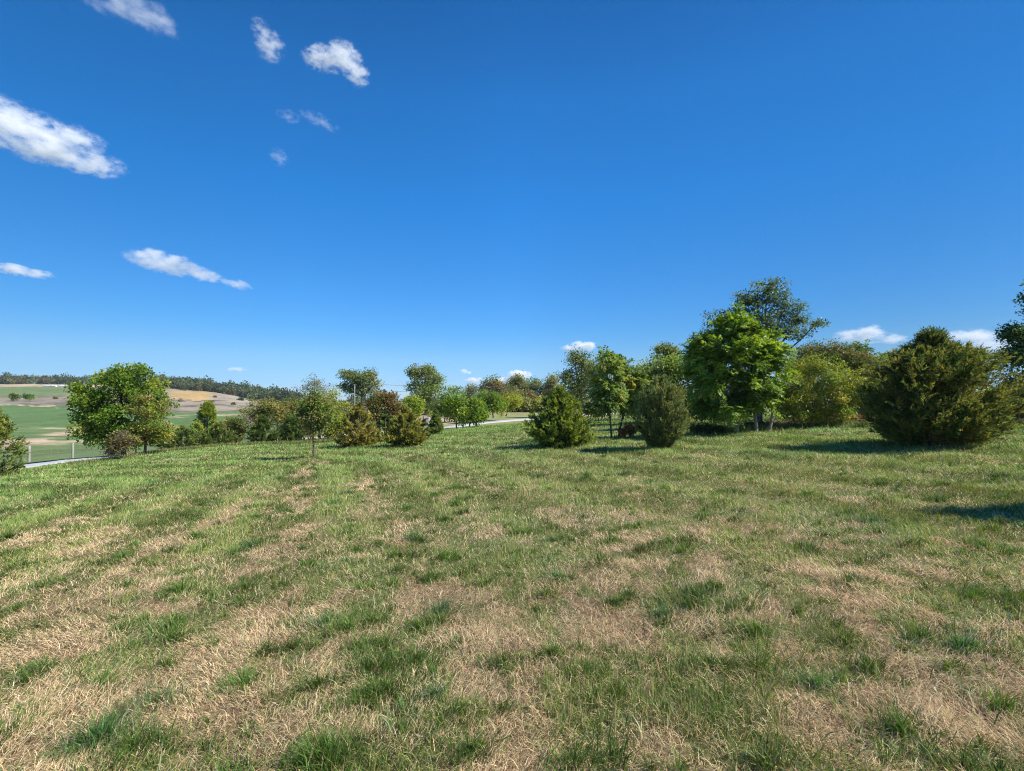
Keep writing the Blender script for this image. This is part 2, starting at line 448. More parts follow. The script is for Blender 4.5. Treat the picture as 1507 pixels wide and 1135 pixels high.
def cedar(name, label, px, Y, top_row, width_px, profile, pal, tip, plumes=150, sprays=13, leaflets=13, group=None,
          el=(0.55, 1.1), flat=1.0, leaf=(0.09, 0.02), base_row=None, lean=0.0, wild=0.12, yaw=0.0, core=0.25, cat='cedar', asym=0.0, loc=None, H=None):
    base = on_ground(px, Y) if loc is None else loc
    if H is None:
        H = float(at(px, top_row, Y).z - base.z)
    R = width_px / 2 / F0 * Y if loc is None else 0.85
    root = empty(name, base, label, cat, group)
    tb = Tubes()
    tb.add([(0, 0, -0.15), (lean * 0.3 * H, 0, H * 0.45), (lean * H, 0, H * 0.93)], [0.05 * H / 2, 0.028 * H / 2, 0.006], 8)
    pt = np.array([p[0] for p in profile]); pr = np.array([p[1] for p in profile])
    # plume tips follow the profile; plumes rise outward from the stem
    tt = np.concatenate([rng.random(int(plumes * 0.74)), rng.random(plumes - int(plumes * 0.74) - 12) * 0.25 + 0.75, rng.random(12) * 0.05 + 0.95])
    tt = np.sort(tt)
    wgt = np.interp(tt, pt, pr)
    keep = rng.random(plumes) < (0.25 + 0.75 * wgt / wgt.max())
    tt = tt[keep]; m = len(tt)
    ph = rng.random(m) * 2 * math.pi
    rad = np.interp(tt, pt, pr) * R * rng.uniform(0.72, 1.02 + wild, m)
    lob = 1 + 0.10 * np.sin(3 * ph + 1.3 + tt * 5) + asym * np.cos(ph)
    rad *= lob
    tips = np.stack([np.cos(ph) * rad + lean * tt * H, np.sin(ph) * rad * flat, tt * H * (0.90 + rng.normal(size=m) * 0.02) + H * 0.03], 1)
    e = rng.uniform(el[0], el[1], m) * (0.65 + 0.6 * tt)
    hh = np.tan(np.clip(e, 0.1, 1.35)) * rad * 0.8
    st = np.stack([lean * np.maximum(tt * H - hh, 0.02), np.zeros(m), np.maximum(tips[:, 2] - hh, 0.04 * H)], 1)
    ln = np.linalg.norm(tips - st, axis=1)
    mid = (st + tips) / 2 + np.stack([np.cos(ph), np.sin(ph), np.zeros(m)], 1) * (rad * 0.12)[:, None] - np.array([0, 0, 1]) * (ln * 0.08)[:, None]
    for i in range(0, m, 2):
        r0 = 0.012 * H / 2
        tb.add(bez(st[i], mid[i], tips[i], 5), np.linspace(r0, 0.003, 5), 4)
    tb.build('trunk', M_BARK, root)
    pcol = palette(pal, m, 0.14)
    k = np.repeat(np.arange(m), sprays); q = len(k)
    s_ = core + (1.0 - core) * rng.random(q) ** 0.75
    Pp = (1 - s_)[:, None] ** 2 * st[k] + 2 * (s_ * (1 - s_))[:, None] * mid[k] + (s_ ** 2)[:, None] * tips[k]
    Tg = unit(2 * (1 - s_)[:, None] * (mid[k] - st[k]) + 2 * s_[:, None] * (tips[k] - mid[k]))
    sd_ = unit(rand_dirs(q) * 0.75 + Tg * 1.0 + np.array([0, 0, 0.25]))
    sl = H * 0.095 * rng.uniform(0.6, 1.3, q) * (1.15 - 0.55 * s_)
    scol = pcol[k]
    tipmix = (rng.random(q) < 0.75 * s_ ** 2)[:, None]
    scol = np.where(tipmix, palette(tip, q, 0.15), scol)
    kk = np.repeat(np.arange(q), leaflets); w = len(kk)
    t2 = rng.random(w)
    P = Pp[kk] + sd_[kk] * (sl[kk] * t2)[:, None]
    D = unit(sd_[kk] + rand_dirs(w) * 0.5)
    N = rand_dirs(w)
    Ln = leaf[0] * rng.uniform(0.6, 1.3, w)
    C = scol[kk] * (1 + rng.normal(size=(w, 1)) * 0.15).clip(0.5, 1.6)
    V, F, S, Cc = leaves_mesh(P, D, N, Ln, leaf[1] * rng.uniform(0.7, 1.3, w), C, 0)
    V[:, 2] = np.maximum(V[:, 2], -0.02)
    mesh_obj('crown', V, F, S, M_NEEDLE, root, (Cc * NEEDLE_GAIN).clip(0.003, 1))
    return root

# ------------------------------------------------------------------ lawn pattern: share of live grass at a point
TUSS = []                                        # lush tussocks: px, row, radius
def green_share(x, y):
    big = fbm(x * 0.28 + 3.1, y * 0.28 + 8.2, 31, 3)
    mid = fbm(x * 1.7 + 1.0, y * 1.2, 41, 4)
    fine = fbm(x * 4.6, y * 3.8, 51, 3)
    R = np.hypot(x, y)
    q_ = 1 - 0.45 * sstep(4.5, 8, R)
    g = 0.48 + (big - 0.5) * 0.5 + (mid - 0.5) * 1.4 * q_ + (fine - 0.5) * 2.5 * q_
    g = g + 0.20 * sstep(3.5, 7, R) + 0.28 * sstep(6.5, 13, R) + 0.17 * sstep(1.0, 3.2, x) * (1 - sstep(8, 14, R)) + 0.03
    wob = (fbm(x * 0.9, y * 0.9, 77, 2) - 0.5) * 0.42
    def lane(cx, w): return np.exp(-((x - cx + wob) / w) ** 2)
    y_ = np.clip(y, 1.5, 40)
    la = -4.3 - 0.20 * np.maximum(y_ - 4.5, 0) + 0.15 * np.maximum(4.5 - y_, 0)
    g = g - 0.48 * lane(la, 0.30) * (y < 19)
    # wheel and mower tracks, parallel, running away to the left of centre
    s_ = x + 0.40 * y_ + wob * 0.8
    stripes = np.sin(s_ * 2 * math.pi / 1.32 + 0.9)
    g = g + 0.17 * stripes * (1 - sstep(2.2, 4.0, s_)) * sstep(1.8, 3.6, y_) * (1 - 0.4 * sstep(12, 20, R))
    for c_, a_, w_ in ((-0.42, -0.26, 0.20), (0.95, -0.24, 0.24), (0.30, 0.16, 0.25), (1.75, 0.20, 0.35)):
        g = g + a_ * np.exp(-((s_ - c_) / w_) ** 2) * (y < 18)
    # broad bare patch in the middle foreground
    g = g - 0.30 * np.exp(-(((x - 0.75) / 0.9) ** 2 + ((y - 3.6) / 0.75) ** 2)) - 0.22 * np.exp(-(((x + 0.6) / 0.8) ** 2 + ((y - 3.3) / 0.6) ** 2))
    # curved mowing stripes far down the lawn
    arc = np.hypot(x + 16, (y - 6) * 1.0)
    st_ = np.sin(arc * 2 * math.pi / 2.1 + wob * 1.5)
    g = g + 0.16 * st_ * sstep(13, 20, R)
    return np.clip(g, 0, 1)

STRAW_C = np.array([0.50, 0.37, 0.22]); SOIL_C = np.array([0.20, 0.145, 0.085]); GREEN_C = np.array([0.085, 0.135, 0.035])
FAR_GREEN = np.array([0.15, 0.22, 0.065])

def mow(x, y):
    """-1..1: which way the mower laid the grass"""
    y_ = np.clip(y, 1.5, 60); R = np.hypot(x, y)
    wob = (fbm(x * 0.8, y * 0.8, 78, 2) - 0.5)
    s_ = x + 0.40 * y_ + wob * 0.3
    a_ = np.sin(s_ * 2 * math.pi / 1.9 + 0.4)
    arc = np.hypot(x + 16, y - 6) + wob * 0.3
    b_ = np.sin(arc * 2 * math.pi / 2.1)
    k = sstep(13, 19, R)
    return np.tanh(3 * (a_ * (1 - k) + b_ * k)) * sstep(2.5, 5.5, R)

def ground_colour(x, y):
    n_ = len(x)
    g = green_share(x, y)[:, None]
    R = np.hypot(x, y)
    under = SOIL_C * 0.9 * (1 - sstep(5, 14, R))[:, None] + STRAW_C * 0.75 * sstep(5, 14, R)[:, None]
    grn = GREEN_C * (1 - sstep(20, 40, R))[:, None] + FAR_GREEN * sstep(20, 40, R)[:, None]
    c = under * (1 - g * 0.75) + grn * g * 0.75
    ys = np.maximum(y, 1.0); u = x / ys
    w1 = (fbm(u * 9, np.log(ys) * 10, 90, 4) - 0.5)
    w2 = fbm(u * 26 + 4, np.log(ys) * 22, 190, 3) - 0.5
    Yw = ys * (1 + 0.38 * w1 + 0.12 * w2)
    fine = (0.5 + 1.5 * (fbm(x * 0.12, y * 0.05, 93, 5) - 0.5))[:, None].clip(0, 1)
    fine2 = fbm(x * 0.03, y * 0.03, 94, 4)[:, None]
    TAN = np.array([0.40, 0.31, 0.205]) * (0.7 + 0.6 * fine); GF = np.array([0.10, 0.165, 0.06]) * (0.85 + 0.3 * fine)
    GL = np.array([0.13, 0.18, 0.07]) * (0.8 + 0.4 * fine); BR = np.array([0.16, 0.125, 0.09]) * (0.6 + 0.8 * fine)
    GREY = np.array([0.29, 0.25, 0.19]) * (0.7 + 0.6 * fine); GOLD = np.array([0.42, 0.29, 0.13]) * (0.85 + 0.3 * fine)
    def put(mask, cc):
        nonlocal c
        m = np.clip(mask, 0, 1)[:, None]
        c = c * (1 - m) + cc * m
    def band(a_, b_, e=0.03): return sstep(a_ * (1 - e), a_ * (1 + e), Yw) * (1 - sstep(b_ * (1 - e), b_ * (1 + e), Yw))
    L = 1 - sstep(-0.70, -0.66, u + 0.05 * w1)          # the valley on the left
    ahead = (y > 1)
    put(band(34.5, 2000) * L * ahead, GL)
    put(band(64, 76) * L * ahead, TAN)
    put(band(76, 96) * L * ahead, GF)
    put(band(96, 128) * L * sstep(-1.02, -0.95, u + 0.2 * w1) * ahead, TAN)
    put(band(96, 128) * L * (1 - sstep(-1.02, -0.95, u + 0.2 * w1)) * ahead, GL)
    put(band(128, 222) * L * ahead, GF)
    put(band(222, 232, 0.01) * L * ahead, TAN * 1.3)
    put(band(232, 300) * L * ahead, GREY * 0.9 * (1 - 0.5 * sstep(0.45, 0.6, fine)))
    put(band(300, 425) * L * ahead, GF * 0.95 * (1 - 0.2 * fine2) + TAN * 0.12)
    put(band(300, 345) * L * sstep(-0.98, -0.92, u + 0.3 * w1) * ahead, TAN * 0.75)
    put(band(425, 520) * L * ahead, TAN * 1.05)
    put(band(520, 5000) * ahead, np.array([0.05, 0.07, 0.03]) * np.ones((n_, 1)))
    Rr = sstep(-0.76, -0.70, u + 0.05 * w1) * (1 - sstep(-0.28, -0.24, u))
    put(band(52, 90) * Rr * ahead, GL)
    put(band(90, 150) * Rr * ahead, GF * 0.95)
    put(band(150, 162) * Rr * ahead, TAN)
    put(band(162, 200) * Rr * ahead, GF)
    put(band(200, 600) * Rr * ahead, GREY)
    put(band(200, 222) * Rr * ahead, BR)
    put(band(285, 352, 0.02) * Rr * (1 - sstep(-0.645, -0.63, u + 0.15 * (Yw / 300 - 1))) * ahead, GOLD)
    put(band(278, 286, 0.01) * Rr * (1 - sstep(-0.62, -0.60, u)) * ahead, BR * 0.6)
    put(band(352, 400) * Rr * ahead, TAN)
    BRD = sstep(-0.59, -0.565, u) * band(110, 240) * (1 - sstep(-0.28, -0.24, u)); put(BRD * ahead, BR)
    C0 = sstep(-0.28, -0.24, u) * (1 - sstep(0.35, 0.4, u))
    put(C0 * band(82, 1000) * ahead, TAN * 0.9)
    put(C0 * (1 - sstep(-0.12, -0.09, u)) * band(54, 1000) * ahead, TAN * 0.95)
    return c.clip(0.003, 1)

# ------------------------------------------------------------------ ground: one radial sheet, finer near the middle of the view
th = np.concatenate([np.radians(np.linspace(25, 155, 1050)), np.radians(np.linspace(155, 385, 220))[1:-1]])
rr = np.concatenate([[0.02], np.geomspace(0.4, 6000, 430)])
TH, RR = np.meshgrid(th, rr)
gx, gy = (RR * np.cos(TH)).ravel(), (RR * np.sin(TH)).ravel()
gz = height(gx, gy)
nt, nr = len(th), len(rr)
i_, j_ = np.meshgrid(np.arange(nr - 1), np.arange(nt), indexing='ij')
jn = (j_ + 1) % nt
F = np.stack([i_ * nt + j_, (i_ + 1) * nt + j_, (i_ + 1) * nt + jn, i_ * nt + jn], -1).reshape(-1, 4)
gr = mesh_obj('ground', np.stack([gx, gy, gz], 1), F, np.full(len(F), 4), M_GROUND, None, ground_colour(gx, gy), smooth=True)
tag(gr, kind='structure')

# gravel lane: a ribbon that follows the ground, with a real edge
def ribbon(pts, width, lift, mat, name):
    P = np.array([[on_ground(p, Yd).x, Yd] for p, Yd in pts])
    s = np.concatenate([[0], np.cumsum(np.linalg.norm(np.diff(P, axis=0), axis=1))])
    t = np.linspace(0, s[-1], int(s[-1] / 0.6))
    X = np.interp(t, s, P[:, 0]); Y_ = np.interp(t, s, P[:, 1])
    for _ in range(60):
        X[1:-1] = (X[:-2] + 2 * X[1:-1] + X[2:]) / 4; Y_[1:-1] = (Y_[:-2] + 2 * Y_[1:-1] + Y_[2:]) / 4
    T = unit(np.stack([np.gradient(X), np.gradient(Y_)], 1)); Nn = np.stack([-T[:, 1], T[:, 0]], 1)
    V = []
    prof = [(-1.04, -0.06), (-1, 0), (-0.5, 0.02), (0, 0.035), (0.5, 0.02), (1, 0), (1.04, -0.06)]
    k = len(prof)
    edge = 1 + (fbm(t * 0.7, t * 0, 12, 3) - 0.5) * 0.25
    for q, dz in prof:
        x = X + Nn[:, 0] * q * width / 2 * edge; y = Y_ + Nn[:, 1] * q * width / 2 * edge
        V.append(np.stack([x, y, height(x, y) + lift + dz], 1))
    V = np.stack(V, 1).reshape(-1, 3)
    a_, b_ = np.meshgrid(np.arange(len(X) - 1), np.arange(k - 1), indexing='ij')
    F = np.stack([a_ * k + b_, (a_ + 1) * k + b_, (a_ + 1) * k + b_ + 1, a_ * k + b_ + 1], -1).reshape(-1, 4)
    o = mesh_obj(name, V, F, np.full(len(F), 4), mat, smooth=True)
    return tag(o, kind='structure')
ribbon([(-420, 27), (-100, 29.5), (30, 30.5), (100, 31.5), (165, 33), (240, 37), (350, 41), (500, 43.5), (600, 44.5), (650, 47), (700, 53),
        (780, 62), (860, 75), (930, 88), (1000, 110)], 3.6, 0.035, M_GRAVEL, 'gravel_lane')

# ------------------------------------------------------------------ palettes (linear base colours)
G_MID = (0.075, 0.135, 0.022); G_DARK = (0.035, 0.07, 0.016); G_YEL = (0.19, 0.21, 0.03); G_LIME = (0.13, 0.20, 0.03)
OLIVE = (0.11, 0.12, 0.03); TANLEAF = (0.24, 0.18, 0.07); BRONZE = (0.16, 0.10, 0.04); RUST = (0.22, 0.07, 0.03); GREYG = (0.14, 0.165, 0.08)
GOLDC = (0.23, 0.165, 0.03); CED_D = (0.03, 0.052, 0.016); CED_M = (0.065, 0.09, 0.022)
PAL_GREEN = [(4, G_MID), (2, G_DARK), (2, G_LIME), (0.7, G_YEL)]
PAL_FRESH = [(3, G_LIME), (3, G_MID), (1.5, G_YEL), (1, G_DARK)]
PAL_YEL = [(3, G_YEL), (3, OLIVE), (1.5, G_MID), (1, TANLEAF)]
PAL_OLIVE = [(3, (0.14, 0.145, 0.04)), (2, (0.095, 0.14, 0.03)), (1.6, TANLEAF), (0.8, G_DARK), (1, G_YEL)]
PAL_OAK = [(3, (0.105, 0.145, 0.045)), (1.5, (0.06, 0.095, 0.03)), (1.2, (0.15, 0.155, 0.05)), (1, GREYG), (0.6, TANLEAF)]
PAL_BRONZE = [(3, BRONZE), (2, OLIVE), (2, G_DARK), (1, TANLEAF)]
PAL_RUST = [(3, RUST), (2, BRONZE), (1, OLIVE)]
PAL_GREY = [(3, GREYG), (1.5, OLIVE), (1, (0.17, 0.15, 0.09))]

OVOID = [(0, 0.42), (0.06, 0.72), (0.2, 0.97), (0.38, 1.0), (0.6, 0.78), (0.8, 0.45), (0.93, 0.18), (1.0, 0.04)]
EGG = [(0, 0.28), (0.08, 0.48), (0.25, 0.86), (0.45, 1.0), (0.65, 0.98), (0.82, 0.8), (0.94, 0.48), (1.0, 0.1)]
CONE = [(0, 0.5), (0.08, 0.9), (0.25, 1.0), (0.5, 0.75), (0.75, 0.42), (0.92, 0.15), (1.0, 0.03)]
WIDE = [(0, 0.5), (0.05, 0.68), (0.2, 0.9), (0.4, 1.0), (0.6, 0.97), (0.74, 0.84), (0.84, 0.58), (0.90, 0.32), (0.94, 0.12), (1.0, 0.05)]

# ------------------------------------------------------------------ cedars on the lawn
LAWN_CED = 'cedars dotted over the lawn'
cedar('cedar_shrub', 'broad dark olive cedar, the largest and rightmost on the lawn, with a spiky top', 1370, 11.9, 486, 166, WIDE,
      [(3, CED_D), (3, (0.06, 0.07, 0.02)), (1.2, (0.09, 0.088, 0.022))], [(2, (0.115, 0.11, 0.024)), (2, (0.085, 0.105, 0.028))], plumes=640, sprays=20, leaflets=15,
      group=LAWN_CED, el=(0.3, 0.8), leaf=(0.085, 0.017), wild=0.2, core=0.15, asym=0.04)
cedar('cedar_shrub', 'bright green teardrop cedar alone in the middle of the lawn', 824, 17.4, 569, 92, OVOID,
      [(1.5, CED_D), (3, CED_M), (2, (0.1, 0.13, 0.025))], [(3, (0.15, 0.18, 0.032)), (1, CED_M)], plumes=420, sprays=20, leaflets=13,
      group=LAWN_CED, leaf=(0.10, 0.022), el=(0.55, 1.0), wild=0.13, core=0.2)
cedar('cedar_shrub', 'tall egg-shaped grey-green cedar right of the two thin saplings', 972, 14.7, 551, 78, EGG,
      [(3, (0.06, 0.085, 0.035)), (3, (0.085, 0.105, 0.035)), (1, CED_D)], [(2, (0.12, 0.125, 0.035)), (1, (0.085, 0.105, 0.04))], plumes=380, sprays=17, leaflets=13,
      group=LAWN_CED, leaf=(0.065, 0.017), el=(0.8, 1.2), wild=0.05, core=0.2)
cedar('cedar_shrub', 'rounded cedar with golden brown tips, left of a pair', 527, 23.6, 596, 62, OVOID,
      [(3, (0.125, 0.11, 0.03)), (2, (0.085, 0.09, 0.028)), (1.2, CED_D)], [(3, (0.21, 0.18, 0.045)), (1, (0.12, 0.12, 0.03))], plumes=240, sprays=14, leaflets=13,
      group=LAWN_CED, leaf=(0.12, 0.028))
cedar('cedar_shrub', 'olive yellow cedar, right of a pair, just beside the golden brown one', 597, 21.8, 598, 58, OVOID,
      [(3, (0.11, 0.115, 0.03)), (2, (0.07, 0.08, 0.022)), (1, CED_D)], [(3, (0.19, 0.17, 0.035)), (1, (0.11, 0.13, 0.03))], plumes=240, sprays=14, leaflets=13,
      group=LAWN_CED, leaf=(0.11, 0.026))
cedar('cedar_shrub', 'small narrow green cedar where the lawn meets the gravel lane', 641, 31, 605, 21, CONE,
      [(3, CED_M), (2, CED_D)], [(2, (0.1, 0.13, 0.03))], plumes=110, sprays=12, leaflets=10, group=LAWN_CED, leaf=(0.14, 0.035))
cedar('cedar_shrub', 'dark green cedar cut off by the left edge of the photo', -18, 18.0, 590, 80, CONE,
      [(3, CED_D), (3, CED_M), (1, (0.12, 0.13, 0.03))], [(3, (0.15, 0.165, 0.035)), (1, CED_M)], plumes=220, sprays=15, leaflets=14,
      group=LAWN_CED, leaf=(0.10, 0.024), el=(0.3, 0.75), wild=0.22)
cedar('cedar_shrub', 'low dark bushy cedar tucked between the golden and the olive cedar', 567, 27, 612, 40, OVOID,
      [(3, CED_D), (2, CED_M)], [(2, (0.09, 0.11, 0.03))], plumes=110, sprays=12, leaflets=10, group=LAWN_CED, leaf=(0.13, 0.03))
cedar('cedar_shrub', 'little dark cedar just behind the right side of the olive yellow cedar', 624, 26, 618, 15, OVOID,
      [(3, CED_D), (2, CED_M)], [(2, (0.09, 0.11, 0.03))], plumes=60, sprays=12, leaflets=10, group=LAWN_CED, leaf=(0.13, 0.03))
# stands to the right of the view and throws the shadow that reaches in over the lawn
side = Vector((9.8, 4.5, float(height(9.8, 4.5)[0])))
cedar('cedar_shrub', 'cedar just outside the right edge whose shadow falls across the lawn', 0, 1, 0, 1, CONE,
      [(3, CED_D), (3, CED_M)], [(2, (0.12, 0.13, 0.03))], plumes=300, sprays=16, leaflets=12, group=LAWN_CED, leaf=(0.1, 0.03), loc=side, H=4.5)

# ------------------------------------------------------------------ left: round tree, companions and the hedge along the lane
T = broadleaf
T('deciduous_tree', 'large round bright green tree on the left where the lawn drops to the lane', 'tree', 183, 34,
  [(180, 590, 62, 56), (142, 590, 28, 42, -0.5), (162, 630, 42, 28, -0.6), (226, 590, 36, 42), (180, 556, 46, 24), (186, 642, 46, 20), (148, 622, 26, 24)], [(3, (0.08, 0.14, 0.018)), (2.4, (0.05, 0.09, 0.014)), (1.3, (0.13, 0.18, 0.022)), (0.6, G_YEL)], leaf=0.19, clusters=150, per=150, cr=0.6,
  trunk_r=0.16, base_row=676, limb_n=40)
T('small_tree', 'small yellow-tinged tree standing in front of the right side of the big round tree', 'tree', 213, 30,
  [(218, 612, 34, 34), (205, 640, 38, 20), (236, 636, 26, 18), (212, 590, 20, 16)], [(3, OLIVE), (2.5, G_YEL), (1.5, G_MID), (1.5, TANLEAF)], leaf=0.13, clusters=90, per=85, cr=0.42,
  trunk_r=0.08, base_row=668, limb_n=40)
T('dry_shrub', 'leafless-looking brown shrub by the lane at the foot of the big round tree', 'shrub', 176, 28,
  [(174, 655, 24, 18), (186, 645, 18, 14), (166, 664, 22, 9)], [(3, (0.12, 0.09, 0.045)), (2, (0.15, 0.11, 0.07)), (1.5, OLIVE)], leaf=0.10, clusters=60, per=35, cr=0.3,
  trunk_r=0.03, base_row=678, limb_n=50, trunks=((-0.2, 0.1), (0.2, -0.1), (0, 0)))
SC = 'scrub along the gravel lane'
cedar('conifer', 'pointed yellow-green conifer rising above the scrub left of the hedge', 305, 40, 590, 40, OVOID, [(3, OLIVE), (3, G_MID), (1, G_YEL)], [(2, (0.15, 0.17, 0.03))],
      plumes=260, sprays=13, leaflets=11, group=SC, leaf=(0.17, 0.05), cat='conifer')
cedar('low_juniper', 'sprawling dark juniper with upswept stems beside the last fence post', 268, 36, 628, 56, WIDE, [(3, CED_D), (2, CED_M)], [(2, (0.1, 0.12, 0.03))],
      plumes=150, sprays=13, leaflets=11, group=SC, leaf=(0.16, 0.04), cat='juniper', el=(0.5, 1.0), wild=0.4)
cedar('low_juniper', 'dark feathery juniper below the pointed conifer', 322, 36, 622, 58, OVOID, [(3, CED_D), (2, CED_M)], [(2, (0.1, 0.12, 0.03))],
      plumes=150, sprays=13, leaflets=11, group=SC, leaf=(0.16, 0.04), cat='juniper', el=(0.7, 1.1), wild=0.3)
cedar('dark_cedar', 'dense near-black green cedar at the front of the hedge', 386, 33, 612, 42, OVOID, [(4, CED_D), (1, CED_M)], [(1, CED_M)],
      plumes=170, sprays=14, leaflets=11, group=SC, leaf=(0.14, 0.04), cat='cedar')
cedar('dark_cedar', 'dark green cedar half hidden left of the sapling on the lawn', 428, 34, 612, 36, OVOID, [(4, CED_D), (1, CED_M)], [(1, CED_M)],
      plumes=120, sprays=13, leaflets=11, group=SC, leaf=(0.14, 0.04), cat='cedar')
hedge = [('olive shrub at the low left end of the hedge', 343, 39, [(343, 632, 22, 20)], PAL_OLIVE, 655),
         ('tan-tinged rounded shrub behind the near-black cedar', 382, 38, [(380, 612, 30, 30), (396, 600, 20, 16)], PAL_OLIVE, 655),
         ('tallest tan-olive shrub in the left part of the hedge', 412, 41, [(412, 604, 32, 22), (420, 620, 30, 25)], [(3, OLIVE), (2, TANLEAF), (2, G_YEL)], 652),
         ('green shrub between the hedge and the grey-topped tree', 440, 39, [(440, 620, 26, 30)], PAL_GREEN, 652)]
for lab, px, Y, lobes, pal, br in hedge:
    T('hedge_shrub', lab, 'shrub', px, Y, lobes, pal, leaf=0.14, clusters=55, per=90, cr=0.5, trunk_r=0.05, base_row=br, limb_n=20, group='hedge shrubs', trunks=((-0.3, 0), (0.3, 0)))
T('deciduous_tree', 'broad green tree with thin grey-brown top behind the sapling', 'tree', 470, 38,
  [(468, 612, 44, 36), (500, 612, 26, 32), (440, 604, 24, 24), (480, 592, 30, 22)], PAL_OLIVE, leaf=0.15, clusters=110, per=110, cr=0.5, trunk_r=0.12, base_row=652)
T('sparse_tree', 'thin grey half-bare tree top showing above the tree behind the sapling', 'tree', 462, 43,
  [(450, 572, 22, 14), (466, 562, 18, 14), (480, 578, 22, 16), (436, 584, 10, 10)], PAL_GREY + [(1, BRONZE)], leaf=0.12, clusters=80, per=22, cr=0.35, trunk_r=0.09, base_row=645, limb_n=80)
# sapling on the lawn
T('sapling', 'young upright tree with a slim trunk alone on the left of the lawn', 'tree', 462, 18.2,
  [(463, 606, 28, 30), (461, 588, 17, 18), (454, 620, 19, 18), (476, 612, 24, 24), (463, 632, 20, 16), (448, 604, 16, 20)], [(3, G_MID), (2, (0.12, 0.15, 0.04)), (1, TANLEAF), (1, G_DARK), (1, (0.2, 0.22, 0.09))], leaf=0.085, clusters=85, per=75,
  cr=0.24, trunk_r=0.042, limb_n=55, cz=0.9)
# middle distance, left of centre
T('rounded_shrub', 'olive bush between the sapling and the golden brown cedar', 'shrub', 494, 33, [(492, 628, 22, 22)], PAL_YEL, leaf=0.13, clusters=40, per=90, cr=0.4, trunk_r=0.05, base_row=650)
T('oak_tree', 'spreading oak with a flat crown and sky showing below it, far left of centre', 'tree', 531, 95,
  [(529, 560, 27, 19), (515, 552, 14, 12), (545, 553, 13, 12), (506, 570, 10, 10), (530, 574, 22, 10), (551, 566, 8, 9)], PAL_OAK, leaf=0.34, clusters=95, per=75, cr=1.15,
  trunk_r=0.55, base_row=608, limb_n=50, trunks=((0.6, 0.0),))
T('deciduous_tree', 'tall leafy tree with a ragged double top, left of the row along the lane', 'tree', 628, 80,
  [(627, 568, 30, 28), (611, 548, 14, 12), (642, 556, 14, 14), (626, 594, 34, 18), (628, 544, 12, 9), (606, 600, 16, 12)], PAL_OAK + [(1.5, G_LIME)], leaf=0.3, clusters=110, per=110, cr=1.1,
  trunk_r=0.35, base_row=622)
T('bronze_shrub', 'dark bronze-leaved bush behind the two golden and olive cedars', 'shrub', 567, 36, [(565, 592, 22, 20), (550, 602, 16, 24), (585, 606, 16, 20), (572, 618, 22, 22)], PAL_BRONZE,
  leaf=0.14, clusters=80, per=100, cr=0.5, trunk_r=0.08, base_row=650)
T('sparse_tree', 'small grey-green tree with sky showing through right of the spreading oak', 'tree', 556, 70, [(558, 580, 14, 10), (548, 588, 12, 10), (566, 588, 12, 10)], PAL_GREY, leaf=0.22, clusters=50, per=28, cr=0.8,
  trunk_r=0.15, base_row=610)
T('rounded_shrub', 'yellow-green ball-shaped tree left of the lane-side row', 'shrub', 608, 50, [(608, 596, 16, 13), (607, 608, 14, 10)], [(3, G_YEL), (2, G_LIME)], leaf=0.2, clusters=50, per=90, cr=0.6, trunk_r=0.08, base_row=622)
LT = 'small trees in a row along the lane'
for lab, px, Y, lobes, pal, br, g in [
    ('leafy green tree shading the gravel at the left end of the lane-side row', 676, 43, [(676, 604, 22, 22), (668, 592, 16, 14), (688, 612, 16, 12)], PAL_FRESH, 630, LT),
    ('two-stemmed bright green tree in the lane-side row', 695, 44, [(696, 602, 20, 20), (704, 612, 14, 10)], PAL_FRESH, 628, LT),
    ('tall pale green tree behind the left end of the lane-side row', 657, 60, [(659, 584, 25, 20), (650, 604, 24, 16), (672, 602, 24, 18)], PAL_FRESH, 621, LT),
    ('dark leafy tree in the middle of the lane-side row', 722, 56, [(720, 590, 24, 18), (712, 600, 22, 14), (732, 600, 18, 12)], PAL_GREEN, 613, LT),
    ('yellowish tree at the right end of the lane-side row', 741, 60, [(744, 594, 20, 14), (752, 590, 14, 12)], PAL_YEL, 611, LT)]:
    T('lane_tree', lab, 'tree', px, Y, lobes, pal, leaf=0.19, clusters=70, per=95, cr=0.62, trunk_r=0.09, base_row=br, limb_n=24, group=g, trunks=((-0.25, -0.05), (0.3, 0.05)))
WD = 'trees at the edge of the far wood'
